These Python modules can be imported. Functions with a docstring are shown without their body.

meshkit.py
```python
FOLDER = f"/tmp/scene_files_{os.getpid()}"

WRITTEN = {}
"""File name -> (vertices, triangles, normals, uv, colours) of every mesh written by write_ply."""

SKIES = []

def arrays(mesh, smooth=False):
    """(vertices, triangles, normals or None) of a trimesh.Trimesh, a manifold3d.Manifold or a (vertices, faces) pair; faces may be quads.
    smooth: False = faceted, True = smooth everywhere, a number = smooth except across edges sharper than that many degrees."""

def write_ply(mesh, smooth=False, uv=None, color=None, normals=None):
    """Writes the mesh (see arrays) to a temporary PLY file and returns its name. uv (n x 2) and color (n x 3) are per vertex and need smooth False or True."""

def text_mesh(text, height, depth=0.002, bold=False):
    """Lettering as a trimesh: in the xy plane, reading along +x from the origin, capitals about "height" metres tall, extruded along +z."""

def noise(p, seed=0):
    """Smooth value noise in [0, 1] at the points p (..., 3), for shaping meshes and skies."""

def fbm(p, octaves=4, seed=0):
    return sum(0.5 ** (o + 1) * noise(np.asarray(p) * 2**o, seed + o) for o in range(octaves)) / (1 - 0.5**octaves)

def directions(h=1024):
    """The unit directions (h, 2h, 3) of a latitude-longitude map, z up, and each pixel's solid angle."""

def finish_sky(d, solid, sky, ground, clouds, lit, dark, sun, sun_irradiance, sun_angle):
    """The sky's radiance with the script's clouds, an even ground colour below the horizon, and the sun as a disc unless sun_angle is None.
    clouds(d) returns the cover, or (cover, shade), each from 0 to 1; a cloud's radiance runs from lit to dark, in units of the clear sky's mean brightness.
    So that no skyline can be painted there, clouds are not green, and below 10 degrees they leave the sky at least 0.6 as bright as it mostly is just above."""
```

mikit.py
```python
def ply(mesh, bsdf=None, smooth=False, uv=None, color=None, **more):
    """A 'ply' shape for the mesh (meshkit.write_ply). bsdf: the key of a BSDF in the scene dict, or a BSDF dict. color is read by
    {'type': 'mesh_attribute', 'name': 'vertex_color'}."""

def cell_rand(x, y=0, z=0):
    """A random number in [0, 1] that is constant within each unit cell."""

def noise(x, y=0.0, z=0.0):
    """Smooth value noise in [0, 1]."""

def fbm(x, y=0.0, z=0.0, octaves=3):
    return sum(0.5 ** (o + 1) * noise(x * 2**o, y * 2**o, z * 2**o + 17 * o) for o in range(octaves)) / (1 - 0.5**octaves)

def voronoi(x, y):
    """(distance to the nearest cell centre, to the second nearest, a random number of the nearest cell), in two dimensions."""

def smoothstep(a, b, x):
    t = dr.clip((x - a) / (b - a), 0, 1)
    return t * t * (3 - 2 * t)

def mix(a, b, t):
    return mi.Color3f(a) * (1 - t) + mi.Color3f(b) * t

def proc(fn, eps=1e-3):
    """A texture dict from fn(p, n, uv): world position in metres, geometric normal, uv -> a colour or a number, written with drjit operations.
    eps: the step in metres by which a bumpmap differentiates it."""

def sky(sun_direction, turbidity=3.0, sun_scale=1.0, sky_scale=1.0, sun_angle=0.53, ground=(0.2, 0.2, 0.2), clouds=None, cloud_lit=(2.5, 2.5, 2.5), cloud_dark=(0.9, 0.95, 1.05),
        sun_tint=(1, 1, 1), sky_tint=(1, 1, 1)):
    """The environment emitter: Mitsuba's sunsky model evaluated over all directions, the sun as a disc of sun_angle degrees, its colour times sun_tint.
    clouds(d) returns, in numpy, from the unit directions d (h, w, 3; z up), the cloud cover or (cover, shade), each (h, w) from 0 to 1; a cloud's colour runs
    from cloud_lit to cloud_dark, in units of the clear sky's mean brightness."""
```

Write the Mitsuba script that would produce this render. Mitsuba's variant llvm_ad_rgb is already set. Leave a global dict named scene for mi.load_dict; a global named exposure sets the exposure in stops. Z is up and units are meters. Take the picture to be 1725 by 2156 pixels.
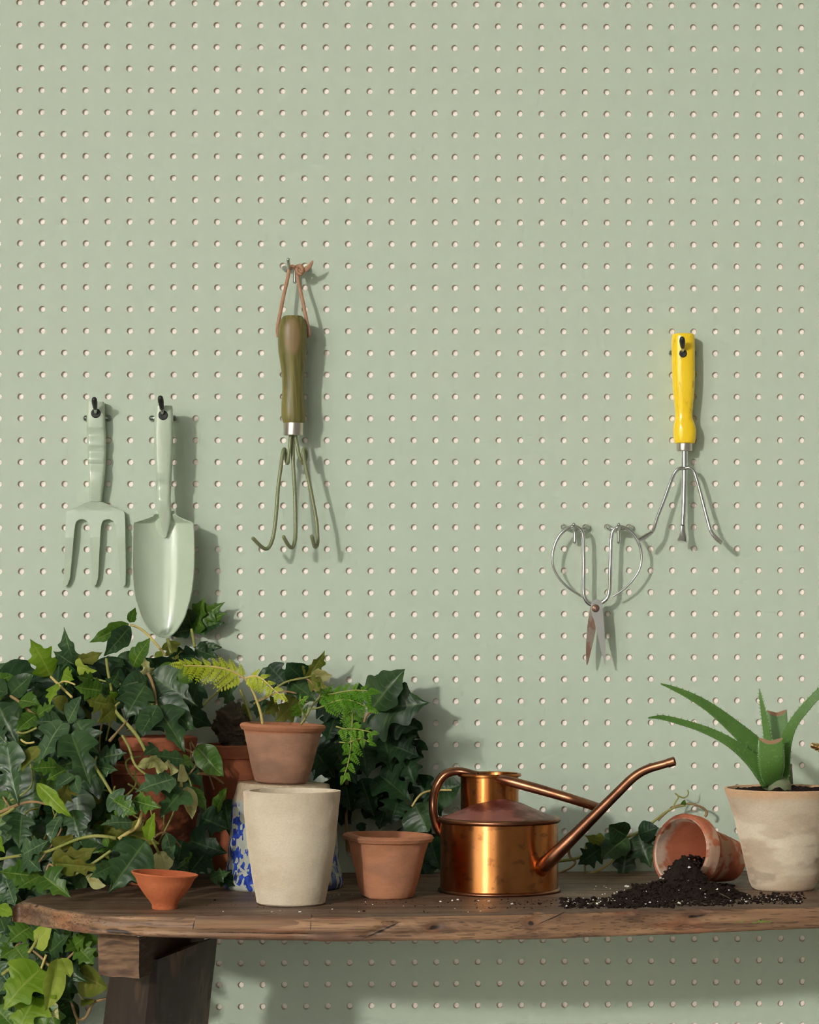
import math, random
import numpy as np
import trimesh, manifold3d
import mitsuba as mi
import drjit as dr
import mikit, meshkit
from mikit import noise, fbm, smoothstep, mix, cell_rand, proc
from shapely.geometry import Polygon
from scipy.interpolate import CubicSpline, PchipInterpolator

T = mi.ScalarTransform4f
scene, labels = {}, {}
TIP = [(0, 0, 0), (0, 0, 1)]      # mouth and axis of the tipped pot, set where it is built
RND = random.Random(7)
NP = np.random.default_rng(11)

# ------------------------------------------------------------------ camera
FPX, IW, IH = 5600.0, 1725, 2156
YAW, PITCH, ROLL = 0.02808, -0.00658, -0.0019
PPY = 259.0          # the lens is shifted: the level line lies low in the picture
CAM = np.array([0.0, -3.1034, 0.94 - PPY * 3.1034 / FPX])
cy_, sy_, cp_, sp_ = math.cos(YAW), math.sin(YAW), math.cos(PITCH), math.sin(PITCH)
FW = np.array([sy_ * cp_, cy_ * cp_, sp_])
RT = np.array([cy_, -sy_, 0.0])
UP = np.cross(RT, FW)
RT, UP = RT * math.cos(ROLL) + UP * math.sin(ROLL), UP * math.cos(ROLL) - RT * math.sin(ROLL)
scene['camera'] = {
    'type': 'perspective', 'fov': math.degrees(2 * math.atan(IW / 2 / FPX)), 'fov_axis': 'x', 'near_clip': 0.05, 'far_clip': 100.0,
    'principal_point_offset_x': 0.0, 'principal_point_offset_y': -PPY / IH,
    'to_world': T().look_at(origin=CAM.tolist(), target=(CAM + FW).tolist(), up=UP.tolist())}

# ------------------------------------------------------------------ light: sun and sky through the windows of the room
SUN = (-0.58, -1.0, 0.30)
scene['sky'] = mikit.sky(SUN, turbidity=3.0, sun_scale=0.098, sky_scale=1.0, sun_angle=2.4, ground=(0.30, 0.29, 0.26),
                         clouds=lambda d: (0.75 + 0.25 * (meshkit.fbm(d * 3.0, 3) - 0.5), 0.25), cloud_lit=(2.6, 2.55, 2.45), cloud_dark=(1.3, 1.3, 1.3),
                         sun_tint=(0.60, 0.85, 1.66), sky_tint=(0.95, 1.0, 1.15))
exposure = 4.35

# ------------------------------------------------------------------ helpers
ZB = 0.50          # bench surface


def ray(px, py):
    return FW + RT * (px - IW / 2) / FPX - UP * (py - IH / 2 - PPY) / FPX


def at(px, py, y):
    d = ray(px, py)
    return CAM + d * ((y - CAM[1]) / d[1])


def onb(px, py, z=ZB):
    d = ray(px, py)
    return CAM + d * ((z - CAM[2]) / d[2])


def mpp(y):
    """metres per pixel at the depth y"""
    return (y - CAM[1]) / FPX


_count = {}


def numbered(base):
    n = _count.get(base, 0)
    _count[base] = n + 1
    return base if n == 0 else f'{base}_{n:03d}'


def thing(name, label, cat, group=None, kind=None):
    key = numbered(name)
    labels[key] = {'label': label, 'category': cat}
    if group:
        labels[key]['group'] = group
    if kind:
        labels[key]['kind'] = kind
    return key


def put(key, mesh, mat, smooth=35, **kw):
    scene[key] = mikit.ply(mesh, mat, smooth, **kw)
    return key


def part(parent, name, mesh, mat, smooth=35, label=None, kind=None, **kw):
    key = numbered(parent + '__' + name)
    put(key, mesh, mat, smooth, **kw)
    if label or kind:
        labels[key] = {}
        if label:
            labels[key]['label'] = label
        if kind:
            labels[key]['kind'] = kind
    return key


def mesh(v, f):
    f = np.asarray(f, int)
    if f.shape[1] == 4:
        f = np.vstack([f[:, [0, 1, 2]], f[:, [0, 2, 3]]])
    return trimesh.Trimesh(np.asarray(v, float), f, process=False)


def cat(ms):
    return trimesh.util.concatenate(ms)


def spline(pts, n, closed=False):
    p = np.asarray(pts, float)
    d = np.r_[0, np.cumsum(np.maximum(np.linalg.norm(np.diff(p, axis=0), axis=1), 1e-6) ** 0.6)]
    if len(p) < 3:
        return p[0] + (p[1] - p[0]) * np.linspace(0, 1, n)[:, None]
    return CubicSpline(d, p, bc_type='natural')(np.linspace(0, d[-1], n))


def frames(p):
    t = np.gradient(p, axis=0)
    t /= np.linalg.norm(t, axis=1, keepdims=True) + 1e-12
    a = np.cross(t[0], [0.31, 0.22, 0.93])
    if np.linalg.norm(a) < 0.1:
        a = np.cross(t[0], [1.0, 0, 0])
    a /= np.linalg.norm(a)
    A = []
    for i in range(len(p)):
        a = a - t[i] * (a @ t[i])
        a /= np.linalg.norm(a)
        A.append(a.copy())
    A = np.array(A)
    return t, A, np.cross(t, A)


def tube(pts, r, n=24, sides=10, smooth=True, caps=True, round_end=False, sq=None):
    """swept tube through pts; r number or list (interpolated along); sq: (axis, ratio) flattens it along a direction"""
    p = spline(pts, n) if smooth else np.asarray(pts, float)
    n = len(p)
    rr = np.interp(np.linspace(0, 1, n), np.linspace(0, 1, len(r)), r) if np.ndim(r) else np.full(n, float(r))
    if round_end:
        t = np.gradient(p, axis=0)
        t /= np.linalg.norm(t, axis=1, keepdims=True)
        p = np.vstack([p[0] - t[0] * rr[0] * .75, p[0] - t[0] * rr[0] * .5, p, p[-1] + t[-1] * rr[-1] * .5, p[-1] + t[-1] * rr[-1] * .75])
        rr = np.r_[rr[0] * .35, rr[0] * .8, rr, rr[-1] * .8, rr[-1] * .35]
        n = len(p)
    t, a, b = frames(p)
    ang = np.arange(sides) * 2 * np.pi / sides
    off = rr[:, None, None] * (np.cos(ang)[None, :, None] * a[:, None] + np.sin(ang)[None, :, None] * b[:, None])
    if sq is not None:
        ax = np.asarray(sq[0], float)
        ax /= np.linalg.norm(ax)
        off = off - (1 - sq[1]) * (off @ ax)[..., None] * ax
    v = (p[:, None] + off).reshape(-1, 3)
    i, j = np.meshgrid(np.arange(n - 1), np.arange(sides), indexing='ij')
    q = np.stack([i * sides + j, i * sides + (j + 1) % sides, (i + 1) * sides + (j + 1) % sides, (i + 1) * sides + j], -1).reshape(-1, 4)
    f = np.vstack([q[:, [0, 1, 2]], q[:, [0, 2, 3]]])
    if caps:
        v = np.vstack([v, p[0], p[-1]])
        k = np.arange(sides)
        f = np.vstack([f, np.stack([np.full(sides, n * sides), (k + 1) % sides, k], 1), np.stack([np.full(sides, n * sides + 1), (n - 1) * sides + k, (n - 1) * sides + (k + 1) % sides], 1)])
    return mesh(v, f)


def rings(R, capa=True, capb=True):
    """R (n, m, 3): closed rings joined to a skin, ends closed by fans; normals outward for counter-clockwise rings seen from +axis"""
    R = np.asarray(R, float)
    n, m = R.shape[:2]
    i, j = np.meshgrid(np.arange(n - 1), np.arange(m), indexing='ij')
    q = np.stack([i * m + j, i * m + (j + 1) % m, (i + 1) * m + (j + 1) % m, (i + 1) * m + j], -1).reshape(-1, 4)
    v, f = R.reshape(-1, 3), np.vstack([q[:, [0, 1, 2]], q[:, [0, 2, 3]]])
    k = np.arange(m)
    if capa:
        v = np.vstack([v, R[0].mean(0)])
        f = np.vstack([f, np.stack([np.full(m, len(v) - 1), (k + 1) % m, k], 1)])
    if capb:
        v = np.vstack([v, R[-1].mean(0)])
        f = np.vstack([f, np.stack([np.full(m, len(v) - 1), (n - 1) * m + k, (n - 1) * m + (k + 1) % m], 1)])
    return mesh(v, f)


def lathe(prof, n=72, center=(0, 0, 0), rfun=None, capa=True, capb=True, jit=0.0, seed=1):
    pr = np.asarray(prof, float)
    th = np.arange(n) * 2 * np.pi / n
    k = np.ones((len(pr), n)) if rfun is None else np.array([[rfun(t, z) for t in th] for _, z in pr])
    R = np.stack([pr[:, :1] * k * np.cos(th), pr[:, :1] * k * np.sin(th), np.repeat(pr[:, 1:], n, 1)], -1)
    if jit:
        nn = meshkit.fbm(R * 60 + seed * 9.1, 3) - 0.5
        R[..., :2] *= (1 + jit * nn[..., None] / np.maximum(np.linalg.norm(R[..., :2], axis=-1, keepdims=True), 0.005))
    return rings(R + np.asarray(center), capa, capb)


def dense(prof, step=0.004):
    """adds points on a lathe profile so that noise has something to move"""
    out = [prof[0]]
    for a, b in zip(prof[:-1], prof[1:]):
        m = max(1, int(math.hypot(b[0] - a[0], b[1] - a[1]) / step))
        for i in range(1, m + 1):
            out.append((a[0] + (b[0] - a[0]) * i / m, a[1] + (b[1] - a[1]) * i / m))
    return out


def loft(secs, m=28):
    """vertical bar: sections (x, y, z, half width, half depth, exponent), top to bottom or bottom to top"""
    s = np.asarray(sorted(secs, key=lambda q: q[2]), float)
    th = np.arange(m) * 2 * np.pi / m
    R = []
    for x, y, z, a, b, e in s:
        c, d = np.cos(th), np.sin(th)
        R.append(np.stack([x + a * np.sign(c) * np.abs(c) ** (2 / e), y + b * np.sign(d) * np.abs(d) ** (2 / e), np.full(m, z)], 1))
    return rings(R)


def rot(m, axis, deg, about=(0, 0, 0)):
    m = m.copy()
    m.apply_transform(trimesh.transformations.rotation_matrix(math.radians(deg), axis, about))
    return m


def plate(poly_xz, y0, th, bevel=0.0004, refine=0.004):
    """flat outline in the x-z plane, its front face at y0 - th, back at y0; chamfered"""
    cs = manifold3d.CrossSection([np.asarray(poly_xz, float)], manifold3d.FillRule.NonZero) if not isinstance(poly_xz, manifold3d.CrossSection) else poly_xz
    man = cs.offset(-bevel, manifold3d.JoinType.Miter).extrude(th) + cs.offset(-bevel * .35, manifold3d.JoinType.Miter).extrude(th - bevel * 1.1).translate([0, 0, bevel * .55]) \
        + cs.extrude(th - 2 * bevel).translate([0, 0, bevel])
    if refine:
        man = man.refine_to_length(refine)
    mm = man.to_mesh()
    v = np.array(mm.vert_properties[:, :3], float)
    # (u, v, w) -> (x, z, -y)
    return mesh(np.stack([v[:, 0], y0 - v[:, 2], v[:, 1]], 1), np.array(mm.tri_verts))


def box(a, b):
    m = trimesh.creation.box(extents=np.abs(np.subtract(b, a)))
    m.apply_translation((np.asarray(a, float) + b) / 2)
    return m


def shell(G, th):
    """grid G (n, m, 3) of points made a sheet of the thickness th (towards +normal of the grid)"""
    G = np.asarray(G, float)
    n, m = G.shape[:2]
    du, dv = np.gradient(G, axis=0), np.gradient(G, axis=1)
    N = np.cross(du, dv)
    N /= np.linalg.norm(N, axis=-1, keepdims=True) + 1e-12
    v = np.vstack([G.reshape(-1, 3), (G + N * th).reshape(-1, 3)])
    i, j = np.meshgrid(np.arange(n - 1), np.arange(m - 1), indexing='ij')
    q = np.stack([i * m + j, (i + 1) * m + j, (i + 1) * m + j + 1, i * m + j + 1], -1).reshape(-1, 4)
    k = n * m
    fs = [q[:, ::-1], q + k]
    rim = [(i, 0) for i in range(n)] + [(n - 1, j) for j in range(1, m)] + [(i, m - 1) for i in range(n - 2, -1, -1)] + [(0, j) for j in range(m - 2, 0, -1)]
    r = np.array([i * m + j for i, j in rim])
    r2 = np.roll(r, -1)
    fs.append(np.stack([r, r2, r2 + k, r + k], 1))
    return mesh(v, np.vstack(fs))


def ico(r, sub=1):
    return trimesh.creation.icosphere(subdivisions=sub, radius=r)


def crumbs(points, sizes, seed, flat=0.8):
    rng = np.random.default_rng(seed)
    base = trimesh.creation.icosahedron()
    V, F = np.array(base.vertices), np.array(base.faces)
    vs, fs = [], []
    for i, (p, s) in enumerate(zip(points, sizes)):
        k = V * (s * rng.uniform(.55, 1.25, (12, 1))) * rng.uniform([.7, .7, .5], [1.2, 1.2, 1.0]) * [1, 1, flat]
        a = rng.uniform(0, 6.3)
        c, d = math.cos(a), math.sin(a)
        vs.append(k @ np.array([[c, d, 0], [-d, c, 0], [0, 0, 1]]) + p)
        fs.append(F + 12 * i)
    return mesh(np.vstack(vs), np.vstack(fs))


# ------------------------------------------------------------------ materials
def principled(name, color, rough=0.5, metal=0.0, spec=0.5, bump=None, bump_scale=1.0, two=True, **kw):
    b = {'type': 'principled', 'base_color': color if isinstance(color, dict) else {'type': 'rgb', 'value': list(color)},
         'roughness': rough if isinstance(rough, dict) else float(rough), 'metallic': float(metal), 'specular': float(spec), **kw}
    if metal:
        b.pop('specular')
    if bump:
        b = {'type': 'bumpmap', 'arbitrary': bump, 'scale': float(bump_scale), 'bsdf': b}
    scene[name] = {'type': 'twosided', 'bsdf': b} if two else b
    return name


def C(*rgb):
    """sRGB 0..255 to linear"""
    x = np.array(rgb, float) / 255
    return np.where(x < .04045, x / 12.92, ((x + .055) / 1.055) ** 2.4).tolist()


def sage_fn(p, n, uv):
    s = fbm(p.x * 2.2 + 3, p.z * 2.2, p.y * 2 + 5, 2)
    return mix(C(185, 197, 179), C(181, 194, 177), smoothstep(.3, .7, s))


principled('paint_sage', proc(sage_fn), 0.55, spec=.35)
principled('hardboard', C(160, 134, 108), 0.85, spec=.2)
principled('backing', C(248, 242, 234), 0.8, spec=.2)
principled('plaster', C(214, 208, 198), 0.85, spec=.2)
principled('plaster_dim', C(152, 152, 148), 0.85, spec=.2)  # unseen walls toned darker to keep reflections in the copper dark
principled('ceiling_white', C(226, 224, 218), 0.9, spec=.2)
principled('floor_boards', proc(lambda p, n, uv: mix(C(182, 180, 174), C(198, 196, 190), fbm(p.x * 3, p.y * 40, 0, 3))), 0.6)  # grey lightened so the unseen floor bounces fill under the bench
principled('window_white', C(225, 224, 220), 0.5)


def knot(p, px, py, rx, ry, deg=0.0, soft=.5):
    """how much of a knot, crack, chip or painted dark gap of the bench's front edge lies at p"""
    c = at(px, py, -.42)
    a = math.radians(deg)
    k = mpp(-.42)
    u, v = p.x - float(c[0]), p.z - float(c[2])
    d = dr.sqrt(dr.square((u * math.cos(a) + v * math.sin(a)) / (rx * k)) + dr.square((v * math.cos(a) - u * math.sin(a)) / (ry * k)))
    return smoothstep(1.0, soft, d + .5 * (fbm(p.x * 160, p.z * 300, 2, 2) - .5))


def wood_fn(p, n, uv):
    g = fbm(p.x * 5 + 0.6 * noise(p.x * 9, p.y * 20, p.z * 30), p.y * 75, p.z * 120 + 3, 4)
    big = fbm(p.x * 4 + 9, p.y * 9, p.z * 20, 3)
    pore = smoothstep(.60, .78, noise(p.x * 45, p.y * 900, p.z * 700))
    streak = smoothstep(.55, .7, fbm(p.x * 2.5, p.y * 140, p.z * 260, 2))
    top = smoothstep(.5, .9, n.z)
    c = mix(C(100, 74, 57), C(158, 121, 90), smoothstep(.2, .8, g))
    c = mix(c, C(76, 56, 46), .65 * smoothstep(.48, .7, big))
    c = mix(c, C(146, 90, 60), .45 * smoothstep(.55, .75, fbm(p.x * 14, p.y * 30, p.z * 60 + 7, 3)))
    scratch = smoothstep(.66, .74, noise(p.x * (170 + 0 * p.x) + p.z * 330 + 9 * noise(p.x * 7, 0, 5), p.x * 50 - p.z * 90, p.y * 60)) * smoothstep(.45, .75, noise(p.x * 21, p.z * 70, 4))
    c = mix(c, C(168, 130, 98), .22 * scratch)
    # the worn top is greyer and darker than the cut edge
    c = mix(c, mix(C(72, 56, 46), C(108, 88, 74), g), .8 * top)
    c = mix(c, C(52, 38, 31), .38 * streak * (1 - .3 * top))
    worn = smoothstep(.4915, .4985, p.z) * smoothstep(.2, -.35, n.y) * (1 - top) * smoothstep(.35, .65, noise(p.x * 30, 3, 1))
    c = mix(c, C(164, 124, 90), .55 * worn)
    c = mix(c, C(40, 28, 22), .45 * pore)
    fr = smoothstep(-.1, -.4, n.y)
    ring = .5 + .5 * dr.sin(260 * (p.z + .35 * p.x))
    for a_ in ((912, 1946, 36, 15, 8), (1118, 1940, 30, 20, 0), (1455, 1936, 50, 16, 3), (700, 1962, 60, 10, 4)):
        c = mix(c, mix(C(84, 56, 42), C(128, 90, 64), ring), fr * .75 * knot(p, *a_))
    for a_ in ((910, 1946, 19, 6, 12), (1116, 1940, 8, 6, 0), (1470, 1934, 26, 4, 6), (1610, 1944, 4, 4, 0), (250, 1957, 44, 7, -6), (810, 1948, 42, 2.4, 24), (790, 1958, 40, 1.8, 20), (1160, 1930, 46, 1.6, 22), (411, 1941, 14, 1.8, 80), (655, 1942, 13, 1.2, 86), (560, 1957, 150, 1.3, -1), (60, 1925, 10, 3, 30)):  # the broad left ellipse paints the shade of the notch above the batten
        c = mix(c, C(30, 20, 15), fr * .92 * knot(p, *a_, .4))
    c = mix(c, C(104, 140, 52), fr * .8 * knot(p, 1597, 1946, 52, 5) * smoothstep(.56, .62, noise(p.x * 330, p.z * 600, 1)))
    return c


def wood_bump(p, n, uv):
    return 0.0009 * fbm(p.x * 9, p.y * 160, p.z * 200, 3) + 0.0011 * fbm(p.x * 30, p.y * 60, p.z * 70, 3)


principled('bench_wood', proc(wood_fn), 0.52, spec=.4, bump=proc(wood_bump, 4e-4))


def patch_fn(p, n, uv):
    g = fbm(p.x * 6, p.y * 80, p.z * 170, 4)
    return mix(C(98, 71, 53), C(138, 104, 76), smoothstep(.3, .7, g))


principled('patch_wood', proc(patch_fn), 0.5, spec=.4, bump=proc(wood_bump, 4e-4))


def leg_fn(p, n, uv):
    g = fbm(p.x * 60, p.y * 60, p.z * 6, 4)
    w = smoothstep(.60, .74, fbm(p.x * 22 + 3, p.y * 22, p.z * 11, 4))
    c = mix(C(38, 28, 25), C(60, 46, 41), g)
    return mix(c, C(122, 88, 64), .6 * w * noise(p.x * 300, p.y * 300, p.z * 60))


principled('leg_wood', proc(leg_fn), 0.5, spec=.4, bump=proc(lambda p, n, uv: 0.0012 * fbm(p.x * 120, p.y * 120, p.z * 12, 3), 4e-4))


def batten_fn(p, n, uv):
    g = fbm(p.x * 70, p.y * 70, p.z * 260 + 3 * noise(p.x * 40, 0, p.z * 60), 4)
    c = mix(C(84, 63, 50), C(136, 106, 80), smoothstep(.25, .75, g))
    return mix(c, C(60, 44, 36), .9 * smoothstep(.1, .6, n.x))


principled('batten_wood', proc(batten_fn), 0.7, spec=.3, bump=proc(lambda p, n, uv: 0.0022 * fbm(p.x * 60, p.y * 60, p.z * 220, 3), 4e-4))


def clay(name, lo, hi, stain, stain_amt=.6, sc=1.0, rough=.85, extra=None, bump=.0006):
    def fn(p, n, uv):
        a = fbm(p.x * 22 * sc + 5, p.y * 22 * sc, p.z * 26 * sc, 4)
        b = fbm(p.x * 14 * sc, p.y * 14 * sc + 8, p.z * 30 * sc, 4)
        f = noise(p.x * 700, p.y * 700, p.z * 700)
        c = mix(lo, hi, smoothstep(.3, .7, a))
        c = mix(c, stain, stain_amt * smoothstep(.48, .72, b))
        if extra:
            c = extra(p, n, c)
        return c * (.94 + .12 * f)
    principled(name, proc(fn), rough, spec=.25, bump=proc(lambda p, n, uv: bump * fbm(p.x * 260, p.y * 260, p.z * 330, 3), 3e-4))


clay('clay_fern', C(144, 108, 88), C(168, 126, 102), C(112, 86, 74), .6,
     extra=lambda p, n, c: mix(c, C(166, 104, 72), .7 * smoothstep(.669, .672, p.z)))
clay('clay_beige', C(196, 181, 157), C(208, 194, 171), C(192, 166, 142), .55, sc=.8)
clay('clay_small', C(158, 105, 76), C(178, 122, 92), C(138, 102, 84), .6)
clay('clay_bowl', C(174, 94, 58), C(190, 108, 70), C(162, 82, 50), .5)
clay('clay_back', C(140, 80, 56), C(164, 96, 68), C(106, 64, 48), .6)
clay('clay_rough', C(130, 74, 50), C(152, 88, 60), C(88, 56, 42), .7, sc=2.2, bump=.0025)


def aloe_pot_extra(p, n, c):
    h = fbm(p.x * 18, p.y * 18, p.z * 46, 4)
    c = mix(c, C(222, 208, 184), .8 * smoothstep(.46, .6, h) * smoothstep(.60, .575, p.z))
    c = mix(c, C(150, 128, 112), .5 * smoothstep(.55, .68, fbm(p.x * 30 + 2, p.y * 30, p.z * 60, 4)) * smoothstep(.585, .54, p.z))
    return mix(c, C(206, 158, 112), .6 * smoothstep(.597, .607, p.z))


clay('clay_aloe', C(192, 172, 148), C(206, 188, 164), C(178, 150, 124), .5, extra=aloe_pot_extra)


def tipped_extra(p, n, c):
    h = fbm(p.x * 70, p.y * 70, p.z * 70, 4)
    t = (p.x - TIP[0][0]) * TIP[1][0] + (p.y - TIP[0][1]) * TIP[1][1] + (p.z - TIP[0][2]) * TIP[1][2]
    b = noise(t * 130, p.x * 22, p.z * 22)
    c = mix(c, C(150, 112, 60), .5 * smoothstep(.55, .65, noise(p.x * 90, p.y * 90, p.z * 90)) * smoothstep(.5, .6, h))
    return mix(c, C(192, 168, 146), .68 * smoothstep(.46, .58, h) * smoothstep(.40, .62, b))


def tipped_in(p, n, c):
    t = (p.x - TIP[0][0]) * TIP[1][0] + (p.y - TIP[0][1]) * TIP[1][1] + (p.z - TIP[0][2]) * TIP[1][2]
    h = fbm(p.x * 60, p.y * 60, p.z * 60, 4)
    return mix(c, C(202, 180, 160), .85 * smoothstep(.021, .010, t + .03 * (h - .5)) * smoothstep(.36, .5, h))


clay('clay_tipped', C(164, 92, 68), C(184, 110, 82), C(142, 78, 58), .5, extra=tipped_extra)
clay('clay_tipped_inside', C(168, 96, 68), C(184, 110, 80), C(150, 88, 64), .5, extra=tipped_in)


def delft_fn(p, n, uv):
    a = uv.x * 6.2831853
    u, v = uv.x * 78.0, p.z * 135.0
    d = noise(u + 1.5 * noise(u * .7, v * .7, 3), v * 1.25, 1.0)
    e = noise(u * 2.3, v * 2.6, 7.0)
    m = smoothstep(.50, .56, d * .7 + e * .3) * smoothstep(.597, .589, p.z)
    base = mix(C(178, 180, 168), C(160, 164, 156), fbm(u, v, 0, 2))
    raw = mix(C(190, 172, 146), C(160, 140, 116), fbm(u * 2, v * 2, 2, 3))
    base = mix(base, raw, smoothstep(.595, .603, p.z + .006 * noise(u * 2, 0, 0)))
    return mix(base, mix(C(24, 40, 120), C(52, 80, 178), e), m)


principled('delft_glaze', proc(delft_fn), 0.12, spec=.6, clearcoat=.6, clearcoat_gloss=.95, bump=proc(lambda p, n, uv: .0012 * fbm(p.x * 120, p.y * 120, p.z * 120, 2), 3e-4))


def soil_fn(p, n, uv):
    return mix(C(20, 14, 12), C(46, 33, 27), fbm(p.x * 300, p.y * 300, p.z * 300, 3))


principled('soil', proc(soil_fn), 0.9, spec=.2, bump=proc(lambda p, n, uv: .004 * fbm(p.x * 300, p.y * 300, p.z * 300, 2), 3e-4))
principled('perlite', C(225, 218, 206), 0.8, spec=.2)


def copper_fn(p, n, uv):
    a = fbm(p.x * 30, p.y * 30, p.z * 16, 4)
    b = smoothstep(.60, .72, fbm(p.x * 110 + 7, p.y * 110, p.z * 110, 4))
    c = mix([.50, .175, .05], [.68, .28, .092], smoothstep(.3, .7, a))
    return mix(c, [.22, .09, .04], .5 * b)


def copper_rough(p, n, uv):
    return .07 + .10 * fbm(p.x * 50, p.y * 50, p.z * 30, 3)


principled('copper', proc(copper_fn), proc(copper_rough), metal=1.0, bump=proc(lambda p, n, uv: .00035 * fbm(p.x * 45, p.y * 45, p.z * 20, 2), 6e-4))


def copper_dark_fn(p, n, uv):
    a = fbm(p.x * 40, p.y * 40, p.z * 40, 4)
    return mix([.17, .072, .042], [.34, .145, .078], smoothstep(.3, .7, a))


principled('copper_brushed', proc(copper_fn), proc(lambda p, n, uv: .27 + .14 * fbm(p.x * 50, p.y * 50, p.z * 30, 3)), metal=1.0, anisotropic=.92)
principled('copper_dark', proc(copper_dark_fn), 0.32, metal=1.0)


def copper_lid_fn(p, n, uv):
    a = smoothstep(.44, .60, fbm(p.x * 28 + 2, p.y * 28, p.z * 28, 4))
    return mix(C(84, 38, 33), C(126, 76, 68), a)


principled('copper_lid', proc(copper_lid_fn), 0.36, spec=.4, clearcoat=.1, bump=proc(lambda p, n, uv: .0006 * fbm(p.x * 60, p.y * 60, p.z * 60, 2), 6e-4))
principled('steel', [.72, .71, .68], 0.34, metal=1.0)
principled('ferrule_steel', [.66, .60, .53], 0.32, metal=1.0)
principled('zinc', [.60, .62, .60], 0.28, metal=1.0)
principled('black_plastic', C(34, 33, 33), 0.4)
principled('hole_shade', C(30, 30, 28), 0.6)  # flat dark colour painting the shade inside hanging holes and spout bore
principled('brass', [.80, .56, .28], 0.25, metal=1.0)
principled('chrome', [.78, .78, .76], 0.16, metal=1.0)


def rusty_fn(p, n, uv):
    a = smoothstep(.40, .62, fbm(p.x * 160, p.y * 60, p.z * 90, 4))
    return mix([.36, .29, .24], [.28, .17, .12], a)


principled('rusty_steel', proc(rusty_fn), 0.38, metal=.75)


def tool_sage_fn(p, n, uv):
    return mix(C(181, 194, 172), C(175, 188, 167), fbm(p.x * 20, p.y * 20, p.z * 20, 2))


principled('tool_sage', proc(tool_sage_fn), 0.16, spec=.5, clearcoat=.7, clearcoat_gloss=.92)


def olive_wood_fn(p, n, uv):
    g = fbm(p.x * 330 + 3 * noise(p.x * 30, 0, p.z * 9), p.y * 120, p.z * 11, 4)
    c = mix(C(92, 88, 44), C(126, 117, 66), smoothstep(.3, .72, g))
    w = smoothstep(.0105, .0065, dr.sqrt(dr.square(p.x + .0486) + dr.square((p.z - 1.120) * .42)) + .005 * (g - .5)) * smoothstep(-.2, -.6, n.y)
    return mix(c, mix(C(122, 98, 66), C(150, 124, 88), g), .8 * w)


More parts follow.
